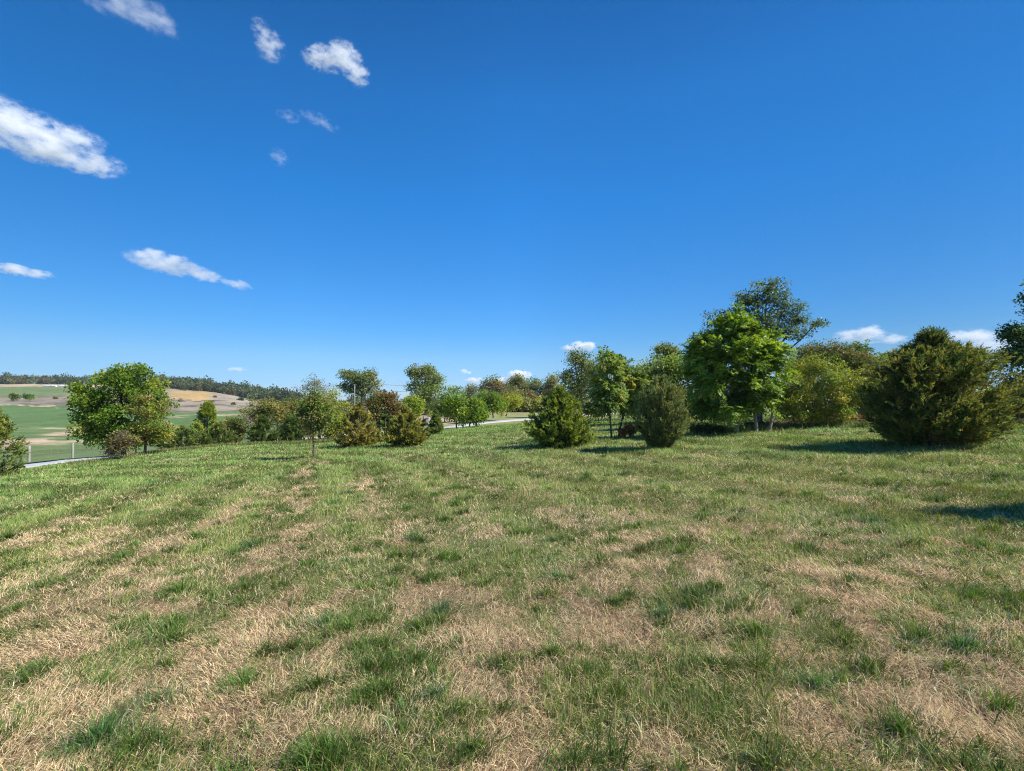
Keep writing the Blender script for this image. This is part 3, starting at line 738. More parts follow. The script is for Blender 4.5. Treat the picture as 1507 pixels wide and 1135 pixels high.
for lab, px, Y, lobes, pal, br in [
    ('bare-topped thin tree at the left end of the far wood', 692, 120, [(694, 574, 8, 8), (690, 582, 12, 10)], PAL_GREY, 606),
    ('rounded brown-green tree at the far wood edge', 724, 115, [(724, 565, 19, 12), (714, 572, 14, 10), (736, 575, 16, 14), (722, 582, 22, 14)], PAL_OAK + [(2, BRONZE)], 606),
    ('olive tree below the power wires in the far wood', 748, 110, [(748, 582, 20, 16), (758, 588, 18, 14)], PAL_OLIVE, 606),
    ('pale thin-leaved tree topped by a small white cloud', 764, 118, [(764, 560, 15, 11), (758, 568, 14, 10), (772, 572, 14, 14)], PAL_GREY + [(2, OLIVE)], 606),
    ('reddish-brown small tree in the far wood', 779, 105, [(779, 582, 9, 14)], PAL_BRONZE, 606),
    ('dark evergreen-looking tree right of the pale tree', 792, 112, [(790, 568, 12, 12), (800, 575, 14, 16), (794, 590, 16, 14)], [(3, G_DARK), (2, GREYG), (1, G_YEL)], 606),
    ('brown-topped tree left of the tall oak', 812, 108, [(811, 562, 11, 12), (816, 576, 14, 16), (812, 592, 16, 14)], PAL_OAK + [(1.5, BRONZE), (1, GOLDC)], 606),
    ('low scrubby tree behind the bright green cedar', 765, 90, [(768, 596, 24, 12), (800, 598, 24, 12)], PAL_OLIVE, 608)]:
    T('woodland_tree', lab, 'tree', px, Y, [(q_[0], q_[1], q_[2] * 1.18, q_[3] * 1.08) for q_ in lobes] + [(px - 8, 595, 24, 14), (px + 14, 596, 24, 14)], pal, leaf=0.36, clusters=110, per=85, cr=1.2, trunk_r=0.2, base_row=br, limb_n=20, group=WD)
T('oak_tree', 'tall dark oak with a ragged crown above the bright green cedar', 'tree', 852, 66,
  [(852, 532, 20, 18), (838, 552, 16, 18), (862, 560, 26, 28), (848, 582, 26, 26), (884, 546, 16, 22), (846, 520, 10, 8)], PAL_OAK, leaf=0.27, clusters=130, per=80, cr=1.0,
  trunk_r=0.3, base_row=612, limb_n=50)
T('deciduous_tree', 'thin olive tree between the tall oak and the yellow-flecked saplings', 'tree', 880, 60, [(880, 548, 22, 26), (888, 570, 24, 24)], PAL_OAK + [(2, OLIVE), (1, TANLEAF)], leaf=0.25, clusters=60, per=70, cr=0.95,
  trunk_r=0.2, base_row=614)
T('red_shrub', 'small red-leaved bush beyond the lane, right of the bright green cedar', 'shrub', 868, 62, [(868, 600, 8, 6)], PAL_RUST, leaf=0.2, clusters=16, per=60, cr=0.35, trunk_r=0.03, base_row=609)
# the two thin saplings with compound leaves
for lab, px, Y, lobes, xl in [
    ('thin left-hand sapling of a pair with long compound leaves flecked yellow', 901, 19.0, [(888, 575, 24, 30), (900, 545, 18, 22), (880, 598, 22, 14), (905, 590, 20, 22), (893, 530, 10, 12)], ()),
    ('thin right-hand sapling of a pair, beside the low red bush', 909, 20.2, [(925, 568, 22, 26), (918, 545, 14, 18), (908, 530, 8, 14), (930, 592, 20, 18), (940, 560, 14, 18)],
     ((np.array(at(914, 574, 20.2)), np.array(at(946, 604, 20.2)), 0.03),))]:
    T('compound_leaf_sapling', lab, 'tree', px, Y, lobes, [(4, (0.10, 0.155, 0.035)), (1.2, G_DARK), (1.8, (0.16, 0.20, 0.05)), (0.45, (0.34, 0.28, 0.04))], leaf=0.125, clusters=66, per=9, cr=0.27,
      trunk_r=0.042, limb_n=50, group='pair of thin saplings', style='pinnate', droop=0.3, extra_limbs=xl)
T('red_shrub', 'low red-brown bush at the foot of the pair of thin saplings', 'shrub', 923, 19.2, [(922, 635, 12, 10), (930, 632, 10, 9)], PAL_RUST, leaf=0.07, clusters=34, per=60, cr=0.12, trunk_r=0.015, trunks=((-0.1, 0.1), (0.1, 0.0)))
# trees behind the egg-shaped cedar
T('deciduous_tree', 'broad mid green tree behind the egg-shaped cedar', 'tree', 965, 30,
  [(958, 552, 42, 34), (990, 540, 28, 26), (935, 570, 34, 28), (990, 580, 34, 36), (1000, 612, 24, 24), (945, 600, 36, 18)], [(3, (0.10, 0.155, 0.03)), (1.3, G_DARK), (2, (0.15, 0.185, 0.05)), (0.4, BRONZE)], leaf=0.15, clusters=170, per=95, cr=0.55, trunk_r=0.14, base_row=634)
T('deciduous_tree', 'small-crowned tree with a pale yellow tip rising behind the broad green tree', 'tree', 983, 42, [(978, 514, 18, 11), (992, 517, 10, 8), (980, 530, 24, 14)], PAL_OAK + [(0.6, TANLEAF), (1, G_YEL)], leaf=0.18, clusters=45, per=80, cr=0.5, trunk_r=0.2, base_row=625)
T('dark_shrub', 'dark shaded thicket tree behind the pair of thin saplings', 'shrub', 915, 38, [(905, 592, 34, 18), (940, 596, 30, 20)], [(3, G_DARK), (2, CED_D)], leaf=0.15, clusters=70, per=100, cr=0.55, trunk_r=0.1, base_row=618)
# right: the big compound-leaved tree, the locust over it, shrubs
T('compound_leaf_tree', 'big leafy tree with bright green drooping compound leaves right of centre', 'tree', 1085, 18.6,
  [(1082, 520, 56, 44), (1048, 556, 36, 36), (1110, 560, 48, 38), (1085, 486, 42, 26), (1046, 596, 28, 16, 0.4), (1085, 590, 34, 16, 0.3), (1132, 518, 32, 30), (1030, 520, 20, 30), (1062, 604, 22, 10, -0.5), (1120, 590, 26, 14)],
  [(3, (0.085, 0.14, 0.024)), (2.6, (0.13, 0.19, 0.03)), (0.9, G_DARK), (1.2, (0.2, 0.27, 0.04))], leaf=0.14, clusters=290, per=11, cr=0.33, trunk_r=0.10, limb_n=150, style='pinnate', droop=0.28, trunks=((0, 0), (0.75, -0.12), (1.15, 0.14)), depth=0.95, bark=M_BARK_PALE)
T('locust_tree', 'tall airy tree with fine dark leaves rising behind the big compound-leaved tree', 'tree', 1118, 24,
  [(1130, 430, 42, 24), (1100, 444, 30, 22), (1156, 452, 30, 24), (1065, 470, 28, 22), (1178, 470, 22, 12, 0.3), (1203, 476, 17, 8), (1130, 476, 44, 30), (1166, 488, 30, 16), (1040, 494, 24, 24), (1034, 530, 16, 28)],
  [(3, (0.045, 0.08, 0.032)), (2, (0.075, 0.105, 0.04)), (1, OLIVE)], leaf=0.10, clusters=330, per=40, cr=0.33, trunk_r=0.14, limb_n=280, base_row=640, cz=0.6, depth=0.7)
T('leafy_shrub', 'wide yellow-green many-stemmed shrub between the big tree and the largest cedar', 'shrub', 1200, 19.4,
  [(1205, 568, 66, 46), (1162, 582, 40, 40), (1250, 575, 42, 42), (1200, 542, 50, 26), (1208, 606, 72, 20)], [(3, (0.12, 0.15, 0.03)), (1.9, (0.17, 0.19, 0.034)), (2, G_MID), (1, OLIVE), (0.6, (0.28, 0.25, 0.05))], leaf=0.07, clusters=260, per=120, cr=0.3,
  trunk_r=0.05, limb_n=110, trunks=((-0.8, -0.1), (-0.2, 0), (0.4, 0.1), (0.9, 0.1)), spread=0.9)
T('leafy_shrub', 'dark reddish-green domed shrub behind the wide yellow-green shrub', 'shrub', 1215, 23,
  [(1208, 525, 48, 28), (1240, 530, 38, 26), (1262, 552, 36, 34), (1180, 545, 36, 26), (1268, 585, 30, 34)], [(3, (0.085, 0.09, 0.03)), (2, G_DARK), (0.8, BRONZE), (1, OLIVE)], leaf=0.085, clusters=250, per=120, cr=0.38, trunk_r=0.1, base_row=630)
T('compound_leaf_sapling', 'drooping compound-leaved sapling top above the right end of the domed shrub', 'tree', 1268, 23.5, [(1264, 520, 18, 14), (1276, 536, 16, 16)], [(3, (0.08, 0.13, 0.04)), (1, OLIVE)],
  leaf=0.13, clusters=36, per=9, cr=0.33, trunk_r=0.05, style='pinnate', droop=0.4, base_row=628)
for q, (lab, px, Y, rx, ry, row, pal) in enumerate([
    ('dark bramble clump under the left of the big compound-leaved tree', 1040, 19.6, 30, 10, 632, [(3, G_DARK), (2, OLIVE), (1, BRONZE)]),
    ('reddish-brown bramble clump behind the forked pale trunks', 1118, 20.6, 34, 11, 627, [(3, (0.10, 0.065, 0.035)), (2, (0.09, 0.045, 0.028)), (1.5, G_DARK)]),
    ('brown bramble clump under the wide yellow-green shrub', 1180, 21.0, 34, 11, 622, [(3, (0.11, 0.07, 0.035)), (1.5, (0.12, 0.065, 0.035)), (1.5, OLIVE)]),
    ('rust-coloured dry clump just left of the largest cedar', 1246, 20.6, 28, 10, 617, [(3, (0.17, 0.095, 0.05)), (2, (0.11, 0.07, 0.035)), (1, TANLEAF)])]):
    T('bramble', lab, 'bramble', px, Y, [(px, row, rx, ry), (px + 12, row + 2, rx * 0.8, ry * 0.8)], pal, leaf=0.075, clusters=70, per=75, cr=0.2, trunk_r=0.015, group='brambles along the field edge', limb_n=60, trunks=((-0.4, 0), (0, 0.1), (0.4, 0)))
# behind and right of the largest cedar
for lab, px, Y, lobes, pal in [
    ('dark rounded tree top left of the largest cedar', 1300, 48, [(1300, 532, 30, 18), (1318, 540, 26, 18), (1290, 560, 30, 30)], PAL_GREEN),
    ('dark tree top behind the spire of the largest cedar', 1338, 52, [(1336, 530, 24, 16), (1345, 560, 34, 30)], [(3, G_DARK), (2, G_MID)]),
    ('hazy green tree top right of the largest cedar', 1418, 55, [(1420, 520, 26, 16), (1405, 530, 20, 16), (1440, 530, 22, 18), (1420, 560, 44, 30)], PAL_OAK)]:
    T('background_tree', lab, 'tree', px, Y, lobes, pal, leaf=0.22, clusters=75, per=100, cr=0.85, trunk_r=0.2, base_row=605, group='tree tops beyond the right field edge')
T('deciduous_tree', 'dark leafy tree cut off by the right edge, branches reaching in against the sky', 'tree', 1530, 17,
  [(1525, 500, 34, 42), (1492, 490, 20, 16), (1500, 525, 30, 22), (1530, 440, 24, 30), (1540, 560, 50, 30), (1548, 420, 20, 40)], [(3, (0.05, 0.09, 0.025)), (2, G_DARK), (1, (0.12, 0.16, 0.05))],
  leaf=0.10, clusters=150, per=95, cr=0.34, trunk_r=0.12, limb_n=90, base_row=618)
T('leafy_shrub', 'brown-green bush in front of the tree cut off by the right edge', 'shrub', 1500, 16.5, [(1506, 570, 30, 34), (1500, 596, 28, 24), (1520, 600, 30, 24)], [(3, OLIVE), (1, BRONZE), (2, G_DARK)], leaf=0.08, clusters=90, per=90, cr=0.3, trunk_r=0.05)
# a second line of trees closes the gaps behind the field edge
for lab, px, Y, lobes, pal in [
    ('shaded dark tree behind the trunk of the big compound-leaved tree', 1070, 27, [(1060, 590, 44, 34), (1100, 595, 40, 30), (1030, 600, 30, 30), (1018, 560, 24, 44)], [(3, G_DARK), (2, (0.05, 0.075, 0.025))]),
    ('shaded dark tree behind the wide yellow-green shrub', 1190, 28, [(1180, 590, 50, 28), (1240, 590, 40, 26)], [(3, G_DARK), (1, BRONZE)])]:
    T('background_tree', lab, 'tree', px, Y, lobes, pal, leaf=0.14, clusters=90, per=90, cr=0.5, trunk_r=0.12, base_row=622, group='shaded trees inside the field edge')

# far shrubs in the valley
for lab, px, Y, lobes, pal in [
    ('dark green bush with a yellow top on the far tan slope, nearer the left edge', 22, 262, [(22, 584, 8, 6)], [(2, G_DARK), (1, G_YEL)]),
    ('low green bush on the far tan slope, right of the yellow-topped one', 43, 262, [(43, 584, 7, 4.5)], PAL_GREEN),
    ('tiny dark bush alone high on the grey hillside', 354, 300, [(354, 594, 4, 3)], [(1, G_DARK)])]:
    T('far_bush', lab, 'bush', px, Y, lobes, pal, leaf=0.8, clusters=20, per=40, cr=1.0, trunk_r=0.1, limb_n=4)

for i_b in range(13):
    right = i_b < 8
    px = rng.uniform(262, 405) if right else rng.uniform(72, 150)
    Y = rng.uniform(225, 330) if right else rng.uniform(240, 310)
    g_ = on_ground(px, Y); row = HZ - g_.z / Y * F0; r_ = rng.uniform(0.9, 1.9)
    T('hillside_bush', 'small dark bush scattered over the grey-tan right-hand hillside' if right else 'small dark bush scattered on the tan slope left of the big round tree', 'bush', px, Y, [(px, row - r_ * 0.8, r_ * 1.3, r_)],
      [(2, G_DARK), (2, BRONZE), (1, OLIVE)], leaf=0.6, clusters=10, per=30, cr=0.7, trunk_r=0.08, limb_n=3, group='bushes on the grey hillside' if right else 'bushes on the tan slope')

# ------------------------------------------------------------------ far woods on the ridges: each reads as one mass
def wood(name, spots, hmin, hmax, pal, lsize):
    P, D, N, C, L = [], [], [], [], []
    tb = Tubes()
    for px, Y in spots:
        g = on_ground(px, Y); h = rng.uniform(hmin, hmax); r = h * rng.uniform(0.5, 0.75)
        k = 260
        base_c = palette(pal, 1, 0.2)[0]
        sub = rng.normal(size=(7, 3)) * np.array([r * 0.45, r * 0.45, h * 0.2]) + np.array([0, 0, h * 0.48])
        kk = rng.integers(0, 7, k)
        pp = sub[kk] + rand_dirs(k) * (rng.random(k) ** 0.4)[:, None] * np.array([r * 0.5, r * 0.5, h * 0.26])
        P.append(pp + np.array(g)); D.append(rand_dirs(k)); N.append(unit(rand_dirs(k) + np.array([0, 0, 0.6])))
        C.append(base_c * (1 + rng.normal(size=(k, 1)) * 0.2).clip(0.5, 1.6)); L.append(lsize * h / hmax * rng.uniform(0.7, 1.3, k))
        tb.add([(g.x, g.y, g.z - 0.5), (g.x, g.y, g.z + h * 0.6)], [h * 0.03, h * 0.012], 5)
    L = np.concatenate(L)
    V, F, S, Cc = leaves_mesh(np.concatenate(P), np.concatenate(D), np.concatenate(N), L, L * 0.8, np.concatenate(C), 0.1)
    o = mesh_obj(name, V, F, S, M_LEAF, None, Cc.clip(0.003, 1))
    tag(o, kind='stuff')
    tb.build('trunk', M_BARK, o)
    return o
PAL_FAR = [(3, (0.10, 0.135, 0.06)), (2, (0.13, 0.165, 0.07)), (1.0, (0.16, 0.14, 0.075)), (1, (0.075, 0.105, 0.055)), (0.6, (0.18, 0.175, 0.08))]
o = wood('distant_wood', [(rng.uniform(-160, 215), rng.uniform(480, 545)) for _ in range(210)], 7, 10.5, PAL_FAR, 1.7)
tag(o, 'dark band of far woodland along the left skyline', 'wood')
sp = []
for _ in range(230):
    px = rng.uniform(225, 440); edge = np.interp(px, [225, 262, 300, 330, 380, 440], [385, 372, 366, 356, 328, 300])
    sp.append((px, edge + rng.uniform(2, 60)))
for px in (266, 272, 284, 290, 381, 385): sp.append((px, np.interp(px, [225, 300, 380, 440], [365, 350, 316, 300])))
o = wood('ridge_wood', sp, 6, 11, PAL_FAR, 1.4)
tag(o, 'woodland running down the right-hand ridge above the tan hillside', 'wood')
o = wood('horizon_wood', [(rng.uniform(430, 1900), rng.uniform(170, 330)) for _ in range(260)], 3.5, 6.5, PAL_FAR, 1.0)
tag(o, 'low line of far trees along the horizon behind the lawn', 'wood')

# ------------------------------------------------------------------ fences, posts, wires, far farm things
def post(name, p, h, w, mat, parent, rel):
    tb = Tubes(); q = p - rel
    tb.add([(q.x, q.y, q.z - 0.3), (q.x + 0.01, q.y, q.z + h * 0.5), (q.x + 0.015, q.y, q.z + h), (q.x + 0.015, q.y, q.z + h + 0.015)], [w, w * 0.97, w * 0.95, w * 0.7], 10)
    return tb.build(name, mat, parent)
fp = [on_ground(px, Y) for px, Y in ((-60, 37.5), (-10, 37.8), (43, 38.2), (107, 40.0), (160, 41.5), (200, 43.5), (238, 45.5), (280, 48))]
fence = empty('wire_fence', fp[2], 'wire fence beyond the lane on the left, pale and dark posts with woven wire', 'fence')
for i, p in enumerate(fp):
    pale = i < 5 and i != 4
    post('post', p, 1.28 if pale else 1.05, 0.085 if pale else 0.08, M_POST_PALE if pale else M_POST_DARK, fence, fp[2])
wire = Tubes()
for i in range(len(fp) - 1):
    a_, b_ = np.array(fp[i] - fp[2]), np.array(fp[i + 1] - fp[2])
    for hh in (0.12, 0.27, 0.42, 0.6, 0.8, 1.0):
        wire.add([a_ + (0, 0, hh), (a_ + b_) / 2 + (0, 0, hh - 0.01), b_ + (0, 0, hh)], [0.007] * 3, 4)
    n_v = int(np.linalg.norm(b_ - a_) / 0.4)
    for j in range(1, n_v):
        q = a_ + (b_ - a_) * j / n_v
        wire.add([q + (0, 0, 0.12), q + (0, 0, 1.0)], [0.005] * 2, 4)
wire.build('woven_wire', M_WIRE, fence)

gp = on_ground(628.5, 48.5)
gate = empty('gate_pillar', gp, 'squat pale stone pillar with a dark post beside it, where the lane meets the lawn', 'pillar')
bm = bmesh.new(); bmesh.ops.create_cube(bm, size=1)
bmesh.ops.scale(bm, vec=(0.42, 0.42, 1.25), verts=bm.verts); bmesh.ops.translate(bm, vec=(0, 0, 0.5), verts=bm.verts)
bmesh.ops.bevel(bm, geom=bm.edges[:], offset=0.03, segments=2, affect='EDGES')
me = bpy.data.meshes.new('shaft'); bm.to_mesh(me); bm.free(); me.materials.append(M_STONE)
o = bpy.data.objects.new('shaft', me); COL.objects.link(o); o.parent = gate
bm = bmesh.new(); bmesh.ops.create_cube(bm, size=1)
bmesh.ops.scale(bm, vec=(0.52, 0.52, 0.08), verts=bm.verts); bmesh.ops.translate(bm, vec=(0, 0, 1.17), verts=bm.verts)
bmesh.ops.bevel(bm, geom=bm.edges[:], offset=0.015, segments=2, affect='EDGES')
me = bpy.data.meshes.new('cap'); bm.to_mesh(me); bm.free(); me.materials.append(M_STONE)
o = bpy.data.objects.new('cap', me); COL.objects.link(o); o.parent = gate
post('post', gp + Vector((-0.42, 0.05, 0)), 1.3, 0.07, M_POST_DARK, gate, gp)

pp = on_ground(522, 45)
pole = empty('white_pole', pp, 'slender white pole standing up behind the golden brown cedar', 'pole')
tb = Tubes(); ht = at(522, 567, 45).z - pp.z
tb.add([(0, 0, -0.2), (0, 0, ht * 0.5), (0, 0, ht)], [0.042, 0.038, 0.034], 10); tb.build('shaft', M_POST_PALE, pole)
tb = Tubes(); tb.add([(0, 0, ht), (0, 0, ht + 0.05), (0, 0, ht + 0.1)], [0.045, 0.05, 0.02], 10); tb.build('cap', M_POST_PALE, pole)

for lab, a_, b_ in (('upper power wire crossing the far wood', at(560, 566, 102), at(905, 560, 96)), ('lower power wire crossing the far wood', at(560, 575, 102), at(905, 567, 96))):
    tb = Tubes(); A_, B_ = np.array(a_), np.array(b_)
    pts = [A_ + (B_ - A_) * t - np.array([0, 0, 1.0]) * 0.9 * 4 * t * (1 - t) for t in np.linspace(0, 1, 17)]
    tb.add(pts, [0.03] * 17, 5)
    tag(tb.build('power_wire', M_WIRE, None), lab, 'wire', 'power wires')

for lab, p0, p1 in (('long white plastic-wrapped row on the far green field, left piece', 63, 83), ('white plastic-wrapped row on the far green field, right piece with gaps', 85, 113)):
    tb = Tubes(); pts, rad = [], []
    for t in np.linspace(0, 1, 22):
        px = p0 + (p1 - p0) * t; g = on_ground(px, 432 - 6 * t)
        pts.append((g.x, g.y, g.z + 0.55)); rad.append(0.95 + rng.uniform(-0.25, 0.2))
    rad[0] = rad[-1] = 0.5
    tb.add(pts, rad, 10)
    tag(tb.build('wrapped_bales', M_WHITE, None), lab, 'bales', 'white rows on the far field')

# ------------------------------------------------------------------ grass: live blades and dry thatch, thinner with distance
def grass_points(n, y0, y1, power, margin=1.3):
    """points spread over the lawn with density falling as distance ** -power"""
    a_ = 2.0 - power
    t = rng.random(n)
    Yd = (y0 ** a_ + t * (y1 ** a_ - y0 ** a_)) ** (1 / a_)
    x = rng.uniform(-1.32, 1.32, n) * Yd + rng.uniform(-margin, margin, n)
    return x, Yd
LANE = [on_ground(p, Yd) for p, Yd in [(-420, 27), (-100, 29.5), (30, 30.5), (100, 31.5), (165, 33), (240, 37), (350, 41), (500, 43.5), (600, 44.5), (650, 47), (700, 53), (780, 62), (860, 75), (930, 88)]]
def on_lawn(x, y):
    lx = np.array([p.x for p in LANE]); ly = np.array([p.y for p in LANE])
    return y < np.interp(x, lx, ly) - 2.2

def blades(x, y, L, Wd, lean, col, heading=None, curl=0.5, seg=2):
    n_ = len(x); z = height(x, y) - 0.01
    a_ = rng.random(n_) * 2 * math.pi if heading is None else heading
    H_ = np.stack([np.cos(a_), np.sin(a_), np.zeros(n_)], 1)
    f = rng.random(n_) * 2 * math.pi
    S = np.stack([np.cos(f), np.sin(f), np.zeros(n_)], 1)
    P = np.stack([x, y, z], 1)
    up = np.array([0, 0, 1.0])
    ln1 = lean * 0.7; ln2 = np.clip(lean + curl * rng.uniform(0.2, 1.2, n_), 0, 1.75)
    M = P + (H_ * np.sin(ln1)[:, None] + up * np.cos(ln1)[:, None]) * (L * 0.5)[:, None]
    T_ = M + (H_ * np.sin(ln2)[:, None] + up * np.cos(ln2)[:, None]) * (L * 0.5)[:, None]
    T_[:, 2] = np.maximum(T_[:, 2], z + 0.008)
    w = Wd[:, None] * 0.5
    V = np.empty((n_, 5, 3))
    V[:, 0] = P - S * w; V[:, 1] = P + S * w; V[:, 2] = M + S * w * 0.8; V[:, 3] = M - S * w * 0.8; V[:, 4] = T_
    b0 = np.arange(n_) * 5
    F = np.stack([b0, b0 + 1, b0 + 2, b0 + 3, b0 + 3, b0 + 2, b0 + 4], 1).ravel()
    sizes = np.tile([4, 3], n_)
    return V.reshape(-1, 3), F, sizes, np.repeat(col, 5, axis=0)

PAL_BLADE = [(4, (0.15, 0.215, 0.03)), (3, (0.22, 0.285, 0.052)), (1.6, (0.08, 0.145, 0.03)), (2.2, (0.27, 0.29, 0.10)), (0.8, (0.10, 0.20, 0.075)), (2.4, (0.42, 0.36, 0.17))]
PAL_BLADE_FAR = [(4, (0.165, 0.265, 0.055)), (3, (0.22, 0.32, 0.085)), (1.3, (0.11, 0.20, 0.04)), (1.2, (0.34, 0.35, 0.14))]
PAL_STRAW = [(4, (0.68, 0.505, 0.29)), (3, (0.60, 0.43, 0.24)), (2, (0.80, 0.66, 0.43)), (1.0, (0.38, 0.265, 0.14)), (1.2, (0.48, 0.46, 0.20)), (0.4, (0.22, 0.155, 0.09))]

def keep_pts(x, y, pr):
    k = (rng.random(len(x)) < pr) & on_lawn(x, y)
    return x[k], y[k]

def build_live():
    out_ = []
    # general sward, sparse on the bare patches
    x, y = grass_points(900000, 1.15, 45, 1.62)
    g = green_share(x, y)
    x, y = keep_pts(x, y, (sstep(0.22, 0.8, g) * 0.92 + 0.05) * (0.38 + 0.62 * sstep(3.5, 11, np.hypot(x, y))))
    n_ = len(x); g = green_share(x, y)
    R = np.hypot(x, y)
    hv = fbm(x * 1.6, y * 1.6, 61, 3)
    L = (0.032 + 0.065 * sstep(0.35, 0.7, hv) + 0.035 * g) * rng.uniform(0.55, 1.35, n_) * (1 + 0.35 * sstep(8, 20, R))
    Wd = np.maximum(0.0032 * rng.uniform(0.6, 1.5, n_), 0.00085 * R)
    near = palette(PAL_BLADE, n_, 0.2); far = palette(PAL_BLADE_FAR, n_, 0.18)
    k = sstep(7, 20, R)[:, None]
    c = near * (1 - k) + far * k
    tone = (0.75 + 0.5 * fbm(x * 0.9 + 5, y * 0.9, 71, 3))[:, None]
    blue = 0.4 * sstep(0.62, 0.8, fbm(x * 0.8 - 9, y * 0.8 + 4, 81, 2))[:, None]
    c = c * tone * (1 - blue + blue * np.array([0.75, 1.02, 1.5]))
    head = rng.random(n_) * 6.283
    head = np.where(rng.random(n_) < 0.35, (fbm(x * 0.7, y * 0.7, 66, 2) * 12.6), head)
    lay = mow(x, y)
    along = math.atan2(1.0, -0.40) + (lay < 0) * math.pi + rng.normal(0, 0.45, n_)
    laid = rng.random(n_) < 0.62 * np.abs(lay)
    head = np.where(laid, along, head)
    c = c * (1 + 0.16 * lay)[:, None]  # mowing-stripe sheen put into the colour: blades brighten and dim with their lay
    out_.append(blades(x, y, L, Wd, (np.abs(rng.normal(0.35, 0.38, n_)) + laid * 0.35).clip(0, 1.35), c, head, 0.7))
    # tussocks: clumps of longer, lusher blades
    tx, ty = grass_points(5200, 1.3, 28, 1.3)
    tg = green_share(tx, ty)
    tx, ty = keep_pts(tx, ty, 0.30 + 0.6 * tg)
    extra = [(650, 900, 1.3, 1), (612, 975, 1.1, 0), (885, 835, 1.2, 0), (975, 905, 0.9, 1), (1110, 985, 1.6, 0), (960, 975, 1.2, 0), (815, 975, 1.1, 0), (740, 985, 1.0, 0),
             (860, 1000, 1.0, 0), (1200, 1010, 1.2, 1), (470, 1010, 1.2, 0), (360, 1010, 1.4, 0), (150, 1090, 1.5, 1), (925, 875, 0.8, 0), (640, 1030, 0.9, 1), (1050, 870, 0.9, 0),
             (530, 870, 0.8, 0), (250, 930, 1.0, 0), (860, 790, 0.8, 1), (1330, 1090, 1.4, 0), (1420, 960, 1.3, 1), (60, 990, 1.0, 0), (700, 1110, 1.1, 0)]
    ex, ey, es, eb = [], [], [], []
    for px, row, s_, b_ in extra:
        u = (px - W0 / 2) / F0; Yd = P0 / (-(row - HZ) / F0 - PX * u - PY)
        ex.append(u * Yd); ey.append(Yd); es.append(s_); eb.append(b_)
    sz = np.concatenate([rng.gamma(3.0, 0.22, len(tx)).clip(0.25, 1.5), es])
    bl = np.concatenate([(rng.random(len(tx)) < 0.07).astype(float), eb])
    tx = np.concatenate([tx, ex]); ty = np.concatenate([ty, ey])
    R = np.hypot(tx, ty)
    cnt = (sz ** 1.5 * 190 / (1 + (R / 7) ** 1.2)).astype(int).clip(10, 420)
    cnt[-len(ex):] = (cnt[-len(ex):] * 1.6).astype(int)
    k = np.repeat(np.arange(len(tx)), cnt); n_ = len(k)
    d = rng.random(n_) * 6.283; rr_ = np.abs(rng.normal(0, 1, n_)) * 0.075 * sz[k]
    el = rng.uniform(0.5, 1.0, len(tx))[k]
    x = tx[k] + np.cos(d) * rr_; y = ty[k] + np.sin(d) * rr_ * el
    L = 0.105 * sz[k] ** 0.55 * rng.uniform(0.5, 1.35, n_)
    Wd = np.maximum(0.0042 * rng.uniform(0.6, 1.5, n_), 0.00095 * R[k])
    c = palette([(4, (0.095, 0.19, 0.03)), (2, (0.07, 0.14, 0.024)), (2, (0.16, 0.25, 0.05)), (1.0, (0.38, 0.34, 0.15))], n_, 0.2)
    c = c * (0.62 + 0.5 * rng.random(len(tx))[k])[:, None]
    c = np.where(bl[k][:, None] > 0, c * np.array([0.95, 1.05, 1.75]), c)
    bias = (rng.random(len(tx)) * 6.283)[k]
    head = np.where(rng.random(n_) < 0.55, d, bias + rng.normal(0, 0.7, n_))
    lean = (np.abs(rng.normal(0.2, 0.22, n_)) + rr_ / (0.11 * sz[k]) * 0.35).clip(0, 1.35)
    kk = on_lawn(x, y)
    out_.append(blades(x[kk], y[kk], L[kk], Wd[kk], lean[kk], c[kk], head[kk], 0.8))
    # unmown fringe round the cedars and along the field edges
    fx, fy, fl = [], [], []
    for o_ in bpy.data.objects:
        if o_.type == 'EMPTY' and o_.get('category') in ('cedar', 'juniper', 'conifer', 'shrub', 'bramble', 'tree') and 4 < o_.location.y < 36:
            cw = [c_ for c_ in o_.children if c_.name.startswith('crown')]
            wr = 0.5 if not cw else 0.33 * max(cw[0].dimensions.x, 0.5)
            if o_.name.startswith(('sapling', 'compound_leaf_sapling')): wr = 0.16
            k_ = int(260 * wr)
            d_ = rng.random(k_) * 6.283; r_ = wr * (0.75 + np.abs(rng.normal(0, 0.28, k_)))
            fx.append(o_.location.x + np.cos(d_) * r_); fy.append(o_.location.y + np.sin(d_) * r_ * 0.8); fl.append(np.full(k_, 0.20))
    k_ = 15000
    uu = rng.uniform((1015 - W0 / 2) / F0, 1.3, k_); yy = np.interp(uu, [0.38, 0.5, 0.75, 1.1, 1.3], [20.5, 19.2, 19.6, 15.8, 15.5]) + np.abs(rng.normal(0, 0.9, k_))
    fx.append(uu * yy); fy.append(yy); fl.append(np.full(k_, 0.26))
    k_ = 15000
    uu = rng.uniform(-0.95, -0.2, k_); yy = np.interp(uu, [-0.95, -0.73, -0.53, -0.2], [25.5, 31, 30.5, 31]) + np.abs(rng.normal(0, 0.9, k_))
    fx.append(uu * yy); fy.append(yy); fl.append(np.full(k_, 0.24))
    x = np.concatenate(fx); y = np.concatenate(fy); l_ = np.concatenate(fl); n_ = len(x)
    kk = on_lawn(x, y); x, y, l_ = x[kk], y[kk], l_[kk]; n_ = len(x)
    c = palette([(3, (0.15, 0.22, 0.05)), (2, (0.36, 0.30, 0.15)), (1.5, (0.10, 0.16, 0.035)), (0.6, (0.22, 0.14, 0.07))], n_, 0.2)
